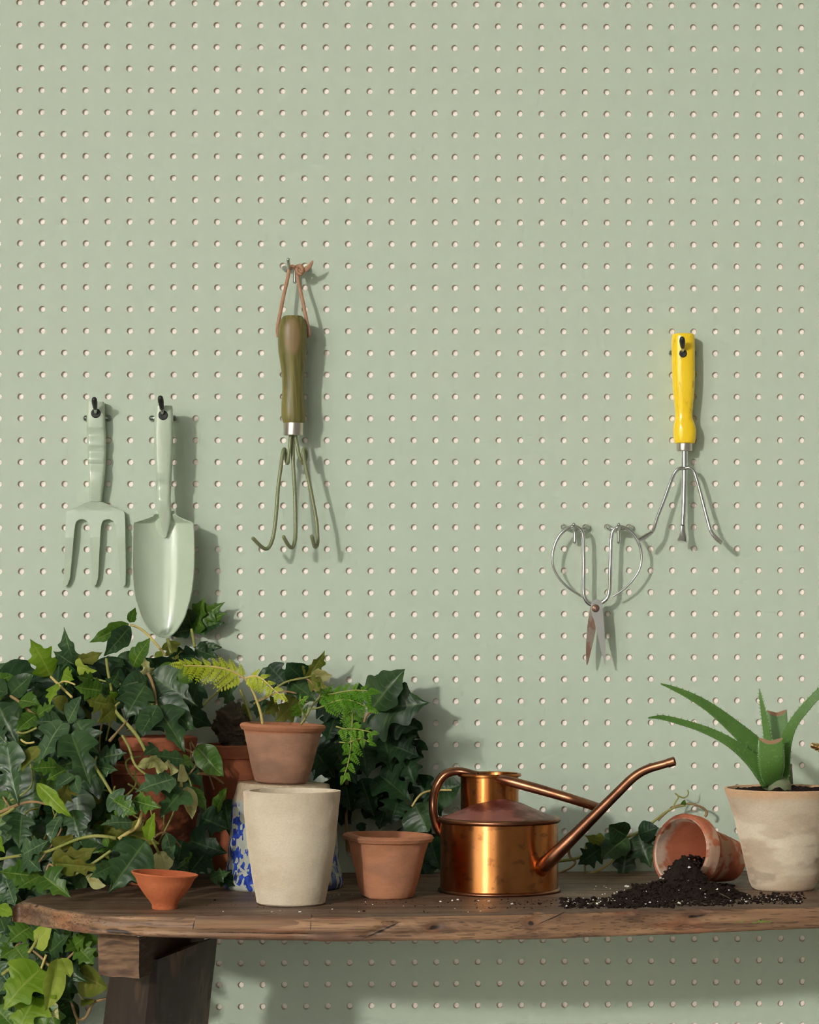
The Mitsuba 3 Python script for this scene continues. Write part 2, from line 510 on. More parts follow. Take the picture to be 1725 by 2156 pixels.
principled('olive_wood', proc(olive_wood_fn), 0.42, spec=.45)
principled('olive_paint', C(122, 128, 92), 0.35, spec=.5)


def yellow_fn(p, n, uv):
    d = smoothstep(.66, .74, fbm(p.x * 120, p.y * 120, p.z * 60, 4))
    return mix(mix(C(246, 204, 26), C(250, 212, 44), noise(p.x * 50, p.y * 50, p.z * 30)), C(200, 160, 40), .6 * d)


principled('yellow_paint', proc(yellow_fn), 0.22, spec=.5, clearcoat=.5, clearcoat_gloss=.9)
principled('leather', proc(lambda p, n, uv: mix(C(146, 106, 80), C(180, 138, 110), fbm(p.x * 300, p.y * 300, p.z * 120, 3))), 0.6)


def leafmat(name, dark, light, vein, rough=.32, trans=.5, spots=0.0, vein_amt=.55, gloss=0.0):
    def fn(p, n, uv):
        t = dr.abs(uv.y)
        f = uv.x * 7.0
        fr = dr.abs(f - dr.floor(f) - .5)
        lat = smoothstep(.10, .02, fr) * smoothstep(.95, .3, t)
        midr = smoothstep(.085, .02, t)
        g = fbm(p.x * 45, p.y * 45, p.z * 45, 3)
        c = mix(dark, light, smoothstep(.28, .72, g))
        c = mix(c, vein, vein_amt * dr.maximum(midr, .5 * lat))
        if spots:
            c = mix(c, C(140, 120, 50), spots * smoothstep(.62, .7, fbm(p.x * 90 + 4, p.y * 90, p.z * 90, 3)))
        return c
    tex = proc(fn)
    thin = {'type': 'principledthin', 'base_color': tex, 'roughness': float(rough), 'diff_trans': float(min(1.9, trans / max(1 - gloss, .3))), 'spec_trans': 0.0, 'eta': 1.5}
    if gloss:       # a waxy upper skin over a leaf that lets light through
        skin = {'type': 'twosided', 'bsdf': {'type': 'principled', 'base_color': tex, 'roughness': float(rough), 'specular': .5, 'clearcoat': .12, 'clearcoat_gloss': .7}}
        scene[name] = {'type': 'blendbsdf', 'weight': float(gloss), 'inner': thin, 'skin': skin}
    else:
        scene[name] = thin
    return name


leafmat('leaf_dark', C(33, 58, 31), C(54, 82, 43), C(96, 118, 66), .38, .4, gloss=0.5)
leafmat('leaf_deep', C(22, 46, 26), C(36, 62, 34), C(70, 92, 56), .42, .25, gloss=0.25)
leafmat('leaf_mid', C(58, 92, 28), C(82, 116, 38), C(140, 158, 84), .38, .55, gloss=0.42)
leafmat('leaf_bright', C(104, 140, 30), C(132, 160, 50), C(160, 176, 84), .42, .75, gloss=0.32)
leafmat('leaf_sheen', C(48, 74, 46), C(72, 98, 62), C(130, 150, 106), .34, .35, gloss=0.55)  # greyer green, the sheen of leaves facing the light put into the colour
leafmat('leaf_olive', C(98, 108, 44), C(124, 128, 62), C(150, 152, 86), .5, .6, .35)
leafmat('leaf_pale', C(176, 178, 116), C(198, 194, 140), C(170, 164, 100), .5, .6, .45)
leafmat('leaf_yellow', C(150, 172, 62), C(176, 192, 88), C(196, 204, 120), .5, .7)
leafmat('fern_yellow', C(158, 172, 44), C(186, 196, 74), C(170, 176, 70), .5, .6, 0, .2)
leafmat('fern_green', C(78, 124, 34), C(110, 152, 54), C(120, 150, 70), .5, .6, 0, .2)
principled('stem_green', proc(lambda p, n, uv: mix(C(112, 122, 52), C(150, 146, 80), noise(p.x * 60, p.y * 60, p.z * 60))), .5)
principled('stem_brown', proc(lambda p, n, uv: mix(C(118, 92, 60), C(158, 130, 88), noise(p.x * 80, p.y * 80, p.z * 80))), .6)
principled('stem_straw', C(190, 172, 104), .5)


def aloe_fn(p, n, uv):
    w = smoothstep(.70, .78, noise(p.x * 620, p.y * 620, p.z * 300))
    c = mix(C(62, 98, 44), C(96, 134, 62), fbm(p.x * 30, p.y * 30, p.z * 20, 3))
    return mix(c, C(140, 168, 104), .16 * w)


def aloe_grey_fn(p, n, uv):
    w = smoothstep(.72, .8, noise(p.x * 620, p.y * 620, p.z * 300))
    c = mix(C(98, 132, 86), C(126, 158, 104), fbm(p.x * 30, p.y * 30, p.z * 20, 3))
    return mix(c, C(150, 174, 126), .14 * w)


principled('aloe_green', proc(aloe_fn), .34, spec=.5)
principled('aloe_grey', proc(aloe_grey_fn), .42, spec=.5)
principled('aloe_cut', C(150, 118, 88), .7)
principled('aloe_sheath', proc(lambda p, n, uv: mix(C(120, 132, 98), C(160, 128, 112), smoothstep(.5, .7, fbm(p.x * 60, p.y * 60, p.z * 160, 3)))), .6)
principled('bark', proc(lambda p, n, uv: mix(C(44, 38, 30), C(96, 84, 66), fbm(p.x * 160, p.y * 160, p.z * 160, 4))), .9, bump=proc(lambda p, n, uv: .004 * fbm(p.x * 140, p.y * 140, p.z * 140, 3), 4e-4))

# ------------------------------------------------------------------ the setting
PITCHM = 0.0254
X18, Z22 = 0.09266, 0.95247
cols = [X18 + (c - 18) * PITCHM + (-0.00237 if c >= 20 else 0.0) for c in range(-18, 56)]
rows = [Z22 - (r - 22) * PITCHM for r in range(-7, 59)]
HOLE_R, BOARD = 0.0034, 0.0032
SEAM = X18 + 1.5 * PITCHM - 0.0012


def pegboard(cs, x0, x1):
    """one panel: its front with real round holes, the back left open on the backing; and the linings of the holes"""
    n = 16
    ang = np.arange(n) * 2 * np.pi / n
    ring = np.stack([np.cos(ang), np.sin(ang)], 1)
    sq = ring / np.abs(ring).max(1, keepdims=True)
    k = np.arange(n)
    kn = (k + 1) % n
    xe = np.r_[x0, (np.array(cs[1:]) + cs[:-1]) / 2, x1]
    ze = np.r_[rows[0] + PITCHM / 2, (np.array(rows[1:]) + rows[:-1]) / 2, rows[-1] - PITCHM / 2]
    V, F, LV, LF = [], [], [], []
    for i, x in enumerate(cs):
        for j, z in enumerate(rows):
            o = np.empty((n, 2))
            o[:, 0] = np.where(sq[:, 0] > 0, sq[:, 0] * (xe[i + 1] - x), sq[:, 0] * (x - xe[i])) + x
            o[:, 1] = np.where(sq[:, 1] > 0, sq[:, 1] * (ze[j] - z), sq[:, 1] * (z - ze[j + 1])) + z
            c1 = ring * (HOLE_R + .0004) + [x, z]
            c2 = ring * HOLE_R + [x, z]
            b = len(V) * 3 * n
            V.append(np.vstack([np.c_[o[:, 0], np.zeros(n), o[:, 1]], np.c_[c1[:, 0], np.zeros(n), c1[:, 1]], np.c_[c2[:, 0], np.full(n, .0005), c2[:, 1]]]))
            F.append(b + np.vstack([np.stack([k, kn, n + kn], 1), np.stack([k, n + kn, n + k], 1), np.stack([n + k, n + kn, 2 * n + kn], 1), np.stack([n + k, 2 * n + kn, 2 * n + k], 1)]))
            b = len(LV) * 2 * n
            LV.append(np.vstack([np.c_[c2[:, 0], np.full(n, .0005), c2[:, 1]], np.c_[c2[:, 0], np.full(n, BOARD), c2[:, 1]]]))
            LF.append(b + np.vstack([np.stack([k, kn, n + kn], 1), np.stack([k, n + kn, n + k], 1)]))
    return mesh(np.vstack(V), np.vstack(F)), mesh(np.vstack(LV), np.vstack(LF))


XL0, XR1 = cols[0] - PITCHM / 2, cols[-1] + PITCHM / 2
ZT, ZL = rows[0] + PITCHM / 2, rows[-1] - PITCHM / 2
wall = thing('wall_back', 'sage green pegboard wall of small round holes behind the bench', 'wall', kind='structure')
for cs, a, b in ((cols[:38], XL0, SEAM), (cols[38:], SEAM, XR1)):
    fr, li = pegboard(cs, a, b)
    pk = part(wall, 'panel', fr, 'paint_sage', False)
    part(pk, 'hole_lining', li, 'hardboard', False, 'brown hardboard rims inside the holes', 'stuff')
part(wall, 'backing', box([XL0, BOARD, ZL], [XR1, BOARD + .012, ZT]), 'backing', False, 'cream board showing through the holes')
# added unseen room; its windows and wall tones are shaped for the light
RX0, RX1, RY0, RH = -1.75, 1.75, -5.2, 3.2
part(wall, 'plaster', cat([box([RX0, BOARD + .012, 0], [RX1, .12, RH])]), 'plaster', False)
f = thing('floor', 'pale grey boarded floor under the bench, lightened to bounce light', 'floor', kind='structure')
put(f, box([RX0 - .1, RY0 - .1, -.08], [RX1 + .1, .12, 0]), 'floor_boards', False)
f = thing('ceiling', 'white ceiling of the room', 'ceiling', kind='structure')
put(f, box([RX0 - .1, RY0 - .1, RH], [RX1 + .1, .12, RH + .1]), 'ceiling_white', False)
f = thing('wall_right', 'plain plaster wall at the right', 'wall', kind='structure')
put(f, box([RX1, RY0, 0], [RX1 + .1, .12, RH]), 'plaster_dim', False)
f = thing('wall_front', 'plain plaster wall behind the viewer', 'wall', kind='structure')
FWIN = (-1.70, -0.70, .20, 3.0)  # unseen opening, enlarged to send in more fill light
put(f, cat([box([RX0, RY0 - .1, 0], [FWIN[0], RY0, RH]), box([FWIN[1], RY0 - .1, 0], [RX1, RY0, RH]), box([FWIN[0], RY0 - .1, 0], [FWIN[1], RY0, FWIN[2]]), box([FWIN[0], RY0 - .1, FWIN[3]], [FWIN[1], RY0, RH])]), 'plaster_dim', False)
f = thing('window_3', 'narrow tall unseen window behind the viewer, enlarged for fill light', 'window', kind='structure')
part(f, 'frame', cat([box([a, RY0 - .08, FWIN[2]], [a + .03, RY0 - .03, FWIN[3]]) for a in (FWIN[0], FWIN[1] - .03)] + [box([FWIN[0], RY0 - .08, c], [FWIN[1], RY0 - .03, c + .03]) for c in (FWIN[2], FWIN[3] - .03)]), 'window_white', False)
# added left wall, its two tall windows sized for sun and fill
WINS = [(-4.40, -1.66, .22, 3.1), (-5.1, -4.42, .22, 3.1)]
f = thing('wall_left', 'plaster wall with tall windows at the left', 'wall', kind='structure')
ys = [RY0 - .1] + sorted([v for w in WINS for v in w[:2]]) + [.12]
segs = [box([RX0 - .1, ys[i], 0], [RX0, ys[i + 1], RH]) for i in range(0, len(ys), 2) if ys[i + 1] > ys[i]]
for a, b, c, d in WINS:
    segs += [box([RX0 - .1, a, 0], [RX0, b, c]), box([RX0 - .1, a, d], [RX0, b, RH])]
put(f, cat(segs), 'plaster', False)
for i, (a, b, c, d) in enumerate(WINS):
    k = thing(f'window_{i + 1}', 'added unseen tall window in the left wall, sized to shape the light', 'window', kind='structure')
    fr = [box([RX0 - .09, a, c], [RX0 - .02, a + .02, d]), box([RX0 - .09, b - .02, c], [RX0 - .02, b, d]), box([RX0 - .09, a, c], [RX0 - .02, b, c + .05]), box([RX0 - .09, a, d - .05], [RX0 - .02, b, d])]
    part(k, 'frame', cat(fr), 'window_white', False)

# ------------------------------------------------------------------ the bench
CY = CAM[1]


def yfront(px):
    """depth of the bench's front upper edge, read along the edge"""
    e = PchipInterpolator([24, 40, 55, 130, 227, 420, 655, 900, 1160, 1460, 1725, 2000, 2350], [1900, 1898, 1900, 1917, 1925, 1927, 1927, 1925, 1920, 1911, 1907, 1903, 1900])
    return onb(px, float(e(px)))


bench_back = PchipInterpolator([20, 26, 40, 55, 107, 165, 300, 380, 2400], [-.345, -.338, -.305, -.275, -.200, -.155, -.05, -.012, -.012])
_by = np.array([-.345, -.338, -.305, -.275, -.200, -.155, -.05, -.012])
_bx = np.array([at(p, 1880, y)[0] for p, y in zip([20, 26, 40, 55, 107, 165, 300, 380], _by)])


def bench_top():
    pxs = np.r_[np.linspace(26, 60, 8), np.linspace(75, 300, 12), np.linspace(330, 2350, 70)]
    low = PchipInterpolator([24, 60, 130, 200, 420, 700, 1000, 1300, 1500, 1725, 2350], [1936, 1948, 1958, 1968, 1977, 1983, 1981, 1973, 1966, 1955, 1940])
    R = []
    for px in pxs:
        f = yfront(px)
        yf = f[1]
        x = f[0]
        zb = at(px, float(low(px)), yf)[2]
        # the back: the left end is cut off at a slant
        yb = min(-0.012, max(yf + 0.004, float(bench_back(px))))
        th = ZB - zb
        r = min(.009, th * .35, (yb - yf) * .35)
        if px < 58:
            k = (px - 26) / 32
            th *= .82 + .18 * math.sqrt(k)
            zt = ZB - .0055 * (1 - k) ** 2
        else:
            zt = ZB
        prof = []
        for a in np.linspace(0, 90, 4):      # front upper edge
            prof.append((yf + r * (1 - math.sin(math.radians(a))), zt - r * .55 * (1 - math.cos(math.radians(a)))))
        for q in np.linspace(0, 1, 8)[1:-1]:
            prof.append((yf + .0006 * math.sin(q * 9), zt - r * .55 - q * (th - r * 1.05)))
        for a in np.linspace(0, 90, 4):
            prof.append((yf + r * .6 * (1 - math.cos(math.radians(a))), zt - th + r * .5 * (1 - math.sin(math.radians(a)))))
        for q in np.linspace(0, 1, 7)[1:]:
            prof.append((yf + r + q * (yb - yf - 1.3 * r), zt - th))
        for q in np.linspace(0, 1, 3)[1:]:
            prof.append((yb - .3 * r * (1 - q), zt - th + q * th))
        for q in np.linspace(0, 1, 14)[1:-1]:
            prof.append((yb + q * (yf + r - yb), zt))
        R.append([[x, a, b] for a, b in prof])
    R = np.array(R)
    m = rings(R)
    m = m.subdivide()
    v = m.vertices
    n = (meshkit.fbm(v * [18, 60, 60], 3, 3) - .5) * .0022 + (meshkit.fbm(v * [60, 160, 160], 2, 5) - .5) * .0012
    front = np.clip((-.29 - v[:, 1]) / .03, 0, 1)
    nn = m.vertex_normals
    top = np.clip((v[:, 2] - (ZB - .004)) / .004, 0, 1)
    v = v + nn * (n * (.25 + .75 * front) * (1 - .8 * top))[:, None]
    # gouges and splits along the front edge
    for px, w, dep, slant, z0, z1 in ((795, 30, .005, .9, .481, .490), (912, 14, .005, .3, .483, .491), (620, 50, .0025, .1, .476, .479), (1120, 30, .004, .7, .487, .499), (1450, 26, .004, .4, .480, .489), (1640, 8, .003, 0, .478, .484), (300, 60, .002, .2, .482, .485)):
        g = at(px, 1945, -.42)[0]
        q = np.clip(1 - np.abs(v[:, 0] - g - slant * (v[:, 2] - (z0 + z1) / 2) * 2.2) / (w * .0005 * .5), 0, 1) * ((v[:, 2] > z0 - .003) & (v[:, 2] < z1 + .003)) * front
        v[:, 1] += dep * q
    v[:, 1] = np.minimum(v[:, 1], -.008)
    return mesh(v, m.faces)


bench = thing('bench', 'long low weathered dark wooden bench standing against the green pegboard wall', 'bench')
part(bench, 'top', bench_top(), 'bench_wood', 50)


def strip(px0, px1, py0, py1, proud, y):
    a = at(px0, py0, y)
    b = at(px1, py1, y)
    m = manifold3d.Manifold.cube([b[0] - a[0], .014, a[2] - b[2]]).translate([a[0], y - proud, b[2]]).refine_to_length(.006)
    mm = m.to_mesh()
    v = np.array(mm.vert_properties[:, :3], float)
    v += (meshkit.noise(v * 130)[:, None] - .5) * .0012
    return mesh(v, np.array(mm.tri_verts))


yfr = yfront(530)[1]
part(bench, 'repair_strip', strip(411, 655, 1928, 1954, .0022, yfr), 'patch_wood', 25, 'paler strip let into the front edge')


def hexa(front, back):
    v = np.array(list(front) + list(back))
    m = trimesh.Trimesh(v, [[0, 1, 2], [0, 2, 3], [4, 6, 5], [4, 7, 6], [0, 4, 5], [0, 5, 1], [1, 5, 6], [1, 6, 2], [2, 6, 7], [2, 7, 3], [3, 7, 4], [3, 4, 0]], process=False)
    m.fix_normals()
    man = manifold3d.Manifold(manifold3d.Mesh(np.asarray(m.vertices, np.float32), np.asarray(m.faces, np.uint32)))
    return man


def rough(man, step, amp, sc, seed=0):
    mm = man.refine_to_length(step).to_mesh()
    v = np.array(mm.vert_properties[:, :3], float)
    m = mesh(v, np.array(mm.tri_verts))
    d = np.stack([meshkit.fbm(v * sc + 11.3 * k + seed, 3) - .5 for k in range(3)], 1)
    return mesh(v + d * amp, m.faces)


# cross batten under the top, its rough end to the front
yb = -.395
bt = hexa([at(206, 1976, yb), at(207, 2053, yb), at(294, 2060, yb), at(292, 1972, yb)], [at(345, 1975, -.17), at(350, 2010, -.17), at(424, 1998, -.17), at(431, 1972, -.17)])
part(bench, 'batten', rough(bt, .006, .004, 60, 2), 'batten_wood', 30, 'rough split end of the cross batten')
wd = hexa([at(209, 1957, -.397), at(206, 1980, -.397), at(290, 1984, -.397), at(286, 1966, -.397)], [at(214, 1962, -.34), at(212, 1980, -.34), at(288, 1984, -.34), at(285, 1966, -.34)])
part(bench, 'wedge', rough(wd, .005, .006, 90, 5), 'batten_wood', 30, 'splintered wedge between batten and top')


def leg(tl, tr, bl, br, split, yf, ym):
    """square post set edgewise: left face, chamfer, right face"""
    def down(p_top, p_bot):
        d = p_bot - p_top
        return p_top + d * ((0 - p_top[2]) / d[2])
    ft = [at(tl[0], tl[1], ym), at(split[0], tl[1], yf), at(split[0] + 14, tl[1], yf + .004), at(tr[0], tr[1], ym)]
    fb = [down(ft[0], at(bl[0], bl[1], ym)), down(ft[1], at(split[1], bl[1], yf)), down(ft[2], at(split[1] + 18, bl[1], yf + .004)), down(ft[3], at(br[0], br[1], ym))]
    bk = np.array([.012, .05, 0])
    top = ft + [ft[3] + bk, ft[0] + bk * [3, 1, 1]]
    bot = fb + [fb[3] + bk, fb[0] + bk * [3, 1, 1]]
    R = np.array([[b + (t - b) * q for b, t in zip(bot, top)] for q in np.linspace(0, 1, 30)])
    m = rings(R)
    m = m.subdivide()
    v = m.vertices
    d = np.stack([meshkit.fbm(v * [90, 90, 20] + 7 * k, 3) - .5 for k in range(3)], 1)
    v = v + d * .003
    v[:, 2] = np.maximum(v[:, 2], 0)
    return mesh(v, m.faces)


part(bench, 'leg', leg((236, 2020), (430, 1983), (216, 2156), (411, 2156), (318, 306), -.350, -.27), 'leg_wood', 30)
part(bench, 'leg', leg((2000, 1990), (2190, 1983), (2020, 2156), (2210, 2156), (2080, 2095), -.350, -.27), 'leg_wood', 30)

# ------------------------------------------------------------------ pots


def pot_profile(h, rb, rt, rim_h=0.0, rim_out=0.0, wall=.006, belly=0.0):
    """outer and inner profile of a flower pot, its foot at z 0"""
    out = [(rb * .5, 0), (rb - .003, 0), (rb, .002)]
    zr = h - rim_h
    for q in np.linspace(0, 1, 9)[1:]:
        z = .002 + q * (zr - .002)
        out.append((rb + (rt - rb) * (z / h) + belly * math.sin(q * math.pi), z))
    if rim_h:
        r1 = rb + (rt - rb) * (zr / h)
        out += [(r1 + rim_out, zr + .0012), (rt + rim_out, h - .003), (rt + rim_out - .0015, h - .0006), (rt + rim_out - .004, h)]
    else:
        out += [(rt - .0006, h - .0008), (rt - .002, h)]
    ri = out[-1][0] - wall * .6
    return out + [(ri, h), (ri - .0015, h - .003), (max(.004, rb - wall), .009), (.002, .008)]


def pot(name, label, cx, cyd, zb, h, rb, rt, mat, rim_h=0, rim_out=0, wallt=.006, belly=0, tilt=0, tiltax=(0, 1, 0), rfun=None, jit=.0016, seed=1, soil=None, group=None, cat_='flower pot'):
    k = thing(name, label, cat_, group)
    m = lathe(dense(pot_profile(h, rb, rt, rim_h, rim_out, wallt, belly)), 96, (0, 0, 0), rfun, True, True, jit, seed)
    M = trimesh.transformations.rotation_matrix(math.radians(tilt), tiltax)
    m.apply_transform(M)
    m.apply_translation((cx, cyd, zb))
    part(k, 'body', m, mat, 40)
    if soil:
        rs = rb + (rt - rb) * soil - wallt * .8
        v = [(r, h * soil + .004 * math.cos(r / rs * 1.5)) for r in np.linspace(rs, .0005, 10)]
        s = lathe([(rs, h * soil - .01)] + v, 40, (0, 0, 0), None, False, True)
        vv = s.vertices
        vv = vv + np.stack([0 * vv[:, 0], 0 * vv[:, 0], (meshkit.fbm(vv * 140 + seed, 3) - .5) * .008], 1)
        s = mesh(vv, s.faces)
        s.apply_transform(M)
        s.apply_translation((cx, cyd, zb))
        part(k, 'soil', s, 'soil', True, 'dark potting soil')
    return k


def zat(py, y):
    return at(705, py, y)[2]


# tall beige pot
p = onb(613, 1903)
yT = p[1]
rT = lambda px: px * mpp(yT)
hT = zat(1664, yT) - ZB
pot('flower_pot', 'tall smooth cream beige clay pot at the front centre of the bench', at(613, 1903, yT)[0], yT, ZB, hT, rT(72), rT(102.5), 'clay_beige', belly=.0022, jit=.0018, wallt=.008, seed=3, tilt=.4)
# small terracotta pot with a dented side
p = onb(812, 1889)
yS = p[1]
rS = lambda px: px * mpp(yS)


def dent(t, z):
    d = t - math.radians(-165)
    d = (d + math.pi) % (2 * math.pi) - math.pi
    return min(1.0, .80 / max(math.cos(d), .3))


pot('flower_pot', 'small weathered terracotta pot with a creased side, left of the copper can', at(813, 1889, yS)[0], yS, ZB, zat(1757, yS) - ZB, rS(58), rS(92), 'clay_small', .0078, .004, tilt=.9, rfun=dent, jit=.0022, seed=5)
# orange cup with a slanted rim
p = onb(345, 1913)
yC = p[1]
rC = lambda px: px * mpp(yC)
hC = zat(1836, yC) - ZB
k = thing('clay_cup', 'small bright orange clay cup with a slanting rim at the left end of the bench', 'cup')
pr = [(.004, 0), (rC(26), 0), (rC(27.5), .0022), (rC(27), .004), (rC(31), .0075), (rC(43), .015), (rC(55), .0235), (rC(62), .031), (rC(70), hC - .001), (rC(69.5), hC), (rC(66), hC), (rC(58), .030), (rC(40), .016), (rC(20), .010), (.001, .009)]
m = lathe(dense(pr, .003), 80, (0, 0, 0), None, True, True, .001, 8)
v = m.vertices
v[:, 2] *= 1 - (v[:, 0] / rC(70)) * .065 * np.clip(v[:, 2] / hC, 0, 1)
m.apply_translation((at(347, 1913, yC)[0], yC, ZB))
part(k, 'body', m, 'clay_bowl', 40)
# blue and white glazed pot, upside down
yG = -.175
k = thing('glazed_pot', 'upturned white glazed pot with blue sponged pattern behind the tall beige pot', 'pot')
cx = at(597, 1760, yG)[0]
rG = lambda px: px * mpp(yG)
hG = zat(1648, yG) - ZB
pr = [(rG(90), 0), (rG(122), 0), (rG(125), .003), (rG(126), .008), (rG(123), .014), (rG(117), .030), (rG(113), .060), (rG(106), .095), (rG(101), hG - .012), (rG(98), hG - .004), (rG(96), hG), (rG(80), hG), (.001, hG)]
m = lathe(dense(pr, .004), 110, (0, 0, 0), None, True, True, .0016, 4)
uvv = np.stack([np.arctan2(m.vertices[:, 1], m.vertices[:, 0]) / (2 * math.pi) + .5, m.vertices[:, 2]], 1)
v = m.vertices
v[:, 2] -= np.where(v[:, 2] > .02, (v[:, 0]) * .035 * (v[:, 2] / hG), 0)
m.apply_translation((cx, yG, ZB))
put(k, m, 'delft_glaze', True, uv=uvv)
# terracotta pot with the fern, standing on it
zF = ZB + hG + .0006
pot('flower_pot', 'brown terracotta pot with a rolled orange rim standing on the upturned glazed pot', at(592, 1648, yG)[0], yG - .002, zF, zat(1523, yG) - zF, rG(56), rG(86), 'clay_fern', .0082, .0026, tilt=2.0, jit=.0018, seed=7, soil=.86)
# pots among the ivy
yA = -.130
rA = lambda px: px * mpp(yA)
pot('flower_pot', 'rough reddish terracotta pot half hidden by the ivy at the left, lower of two stacked', at(330, 1850, yA)[0], yA, ZB, zat(1604, yA) - ZB, rA(70), rA(97), 'clay_rough', .012, .004, seed=11, jit=.003)
pot('flower_pot', 'orange terracotta pot nested on the rough pot among the ivy leaves', at(333, 1600, yA)[0], yA, zat(1650, yA), zat(1549, yA) - zat(1650, yA), rA(62), rA(78), 'clay_back', .016, .003, seed=12, soil=.85)
yB = -.070
rB = lambda px: px * mpp(yB)
pot('flower_pot', 'dark terracotta pot in the shade between the ivy and the fern pot', at(498, 1850, yB)[0], yB, ZB, zat(1566, yB) - ZB, rB(48), rB(78), 'clay_back', .016, .003, seed=13, soil=.93)
# aloe pot
yP = onb(1650, 1872)[1]
rP = lambda px: px * mpp(yP)
xP = at(1650, 1872, yP)[0]
hP = zat(1664, yP) - ZB
k = thing('flower_pot', 'large whitish weathered clay pot holding the aloe at the right end', 'flower pot')
pr = [(rP(30), 0), (rP(60), 0), (rP(66), .0022), (rP(71), .008), (rP(77), .020), (rP(88), .045), (rP(101), .072), (rP(112), hP - .018), (rP(120), hP - .005), (rP(123), hP - .001), (rP(123), hP + .001), (rP(117), hP + .001), (rP(112), hP - .004), (rP(98), hP - .035), (rP(60), .014), (.001, .012)]
m = lathe(dense(pr, .005), 110, (0, 0, 0), None, True, True, .0024, 21)
m.apply_translation((xP, yP, ZB))
part(k, 'body', m, 'clay_aloe', 40)
v = [(r, hP - .0035 + .004 * math.cos(r * 25)) for r in np.linspace(rP(113), .0005, 22)]
s = lathe([(rP(102), hP - .02)] + v, 80, (0, 0, 0), None, False, True)
vv = s.vertices
vv = vv + np.stack([0 * vv[:, 0], 0 * vv[:, 0], (meshkit.fbm(vv * 110 + 3, 3) - .5) * .012], 1)
s = mesh(vv, s.faces)
s.apply_translation((xP, yP, ZB))
part(k, 'soil', s, 'soil', True, 'dark potting soil')
# tipped pot: axis from the mouth to the foot
yM = -.205
mouth = at(1433, 1797, yM)
sc = mpp(yM)
Rm, Rf, Lt = 80 * sc, 46 * sc, .087
zax_m, zax_f = ZB + Rm * .985, ZB + Rf * 1.0 + .001
mouth[2] = zax_m
ang = math.radians(48)
hd = math.sqrt(Lt ** 2 - (zax_m - zax_f) ** 2)
axis = np.array([math.sin(ang) * hd, math.cos(ang) * hd, zax_f - zax_m])
foot = mouth + axis
axis = axis / np.linalg.norm(axis)
TIP[:] = [tuple(mouth.tolist()), tuple(axis.tolist())]
pr_o = [(.001, Lt), (Rf - .003, Lt), (Rf, Lt - .002), (Rf + (Rm - .004 - Rf) * .76, .020), (Rm - .0005, .0185), (Rm, .016), (Rm, .003), (Rm - .0015, .0006), (Rm - .004, 0)]
pr_i = [(Rm - .004, 0), (Rm - .0058, .001), (Rm - .0075, .010), (Rf - .004, Lt - .008), (.001, Lt - .008)]


def aim(m, origin, ax):
    m = m.copy()
    m.apply_transform(trimesh.geometry.align_vectors([0, 0, 1], ax))
    m.apply_translation(origin)
    return m


k = thing('flower_pot', 'tipped over terracotta pot with a crusted whitish rim, spilling soil beside the aloe', 'flower pot')
mo = lathe([(a, b) for a, b in dense(pr_o, .004)], 96, (0, 0, 0), None, True, False, .0016, 31)
mo.invert()
part(k, 'body', aim(mo, mouth, axis), 'clay_tipped', 40)
mi_ = lathe([(a, b) for a, b in dense(pr_i, .004)], 96, (0, 0, 0), None, False, True, .0006, 32)
mi_.invert()
part(k, 'inside', aim(mi_, mouth, axis), 'clay_tipped_inside', 40, 'smooth orange inside')

# ------------------------------------------------------------------ spilled soil and white perlite crumbs


def spill_height(x, y):
    """a heap at the mouth that thins out to both sides along the bench"""
    c = onb(1440, 1880)
    d1 = np.hypot((x - c[0]) / .036, (y - c[1]) / .040)
    h = .040 * np.clip(1 - d1 ** 1.3, 0, 1)
    d2 = np.hypot((x - c[0] + .006) / .075, (y - c[1] + .030) / .045)
    h = np.maximum(h, .018 * np.clip(1 - d2 ** 1.4, 0, 1))
    return h


cS = onb(1440, 1880)
gx, gy = np.meshgrid(np.linspace(cS[0] - .09, cS[0] + .09, 80), np.linspace(cS[1] - .09, cS[1] + .06, 50), indexing='ij')
hz = spill_height(gx, gy)
hz = np.where(hz > 0, hz + (meshkit.fbm(np.stack([gx, gy, gx * 0], -1) * 160, 3) - .5) * .007 * np.clip(hz / .006, 0, 1), -.002)
# keep it off the bench's front edge
heap = mesh(np.stack([gx, gy, ZB + hz], -1).reshape(-1, 3), [[i * 50 + j, (i + 1) * 50 + j, (i + 1) * 50 + j + 1, i * 50 + j + 1] for i in range(79) for j in range(49)])
keep = (hz.reshape(-1)[heap.faces] > 0).any(1)
heap = trimesh.Trimesh(heap.vertices, heap.faces[keep], process=True)
soil_k = thing('spilled_soil', 'dark potting soil spilled out of the tipped pot onto the bench', 'soil', kind='stuff')
rng = np.random.default_rng(5)
FEET = [(at(613, 1903, yT)[0], yT, rT(76)), (at(813, 1889, yS)[0], yS, rS(64)), (xP, yP, rP(80)), (*onb(1051, 1876)[:2], .070), (at(345, 1913, yC)[0], yC, rC(30))]
pts, sz = [], []


def scatter(n, px0, px1, py0, py1, s0, s1, heapit=True, bias=1.0):
    for _ in range(n):
        q = rng.uniform() ** bias
        px, py = px0 + (px1 - px0) * rng.uniform(), py0 + (py1 - py0) * q
        g = onb(px, py)
        if any(math.hypot(g[0] - q0[0], g[1] - q0[1]) < q0[2] + .003 for q0 in FEET):
            continue
        if g[1] < yfront(px)[1] + .006:
            continue
        s = rng.uniform(s0, s1) if rng.uniform() < .8 else rng.uniform(s1, s1 * 1.7)
        h = float(spill_height(g[0], g[1])) if heapit else 0
        pts.append([g[0], g[1], ZB + h + s * .35])
        sz.append(s)


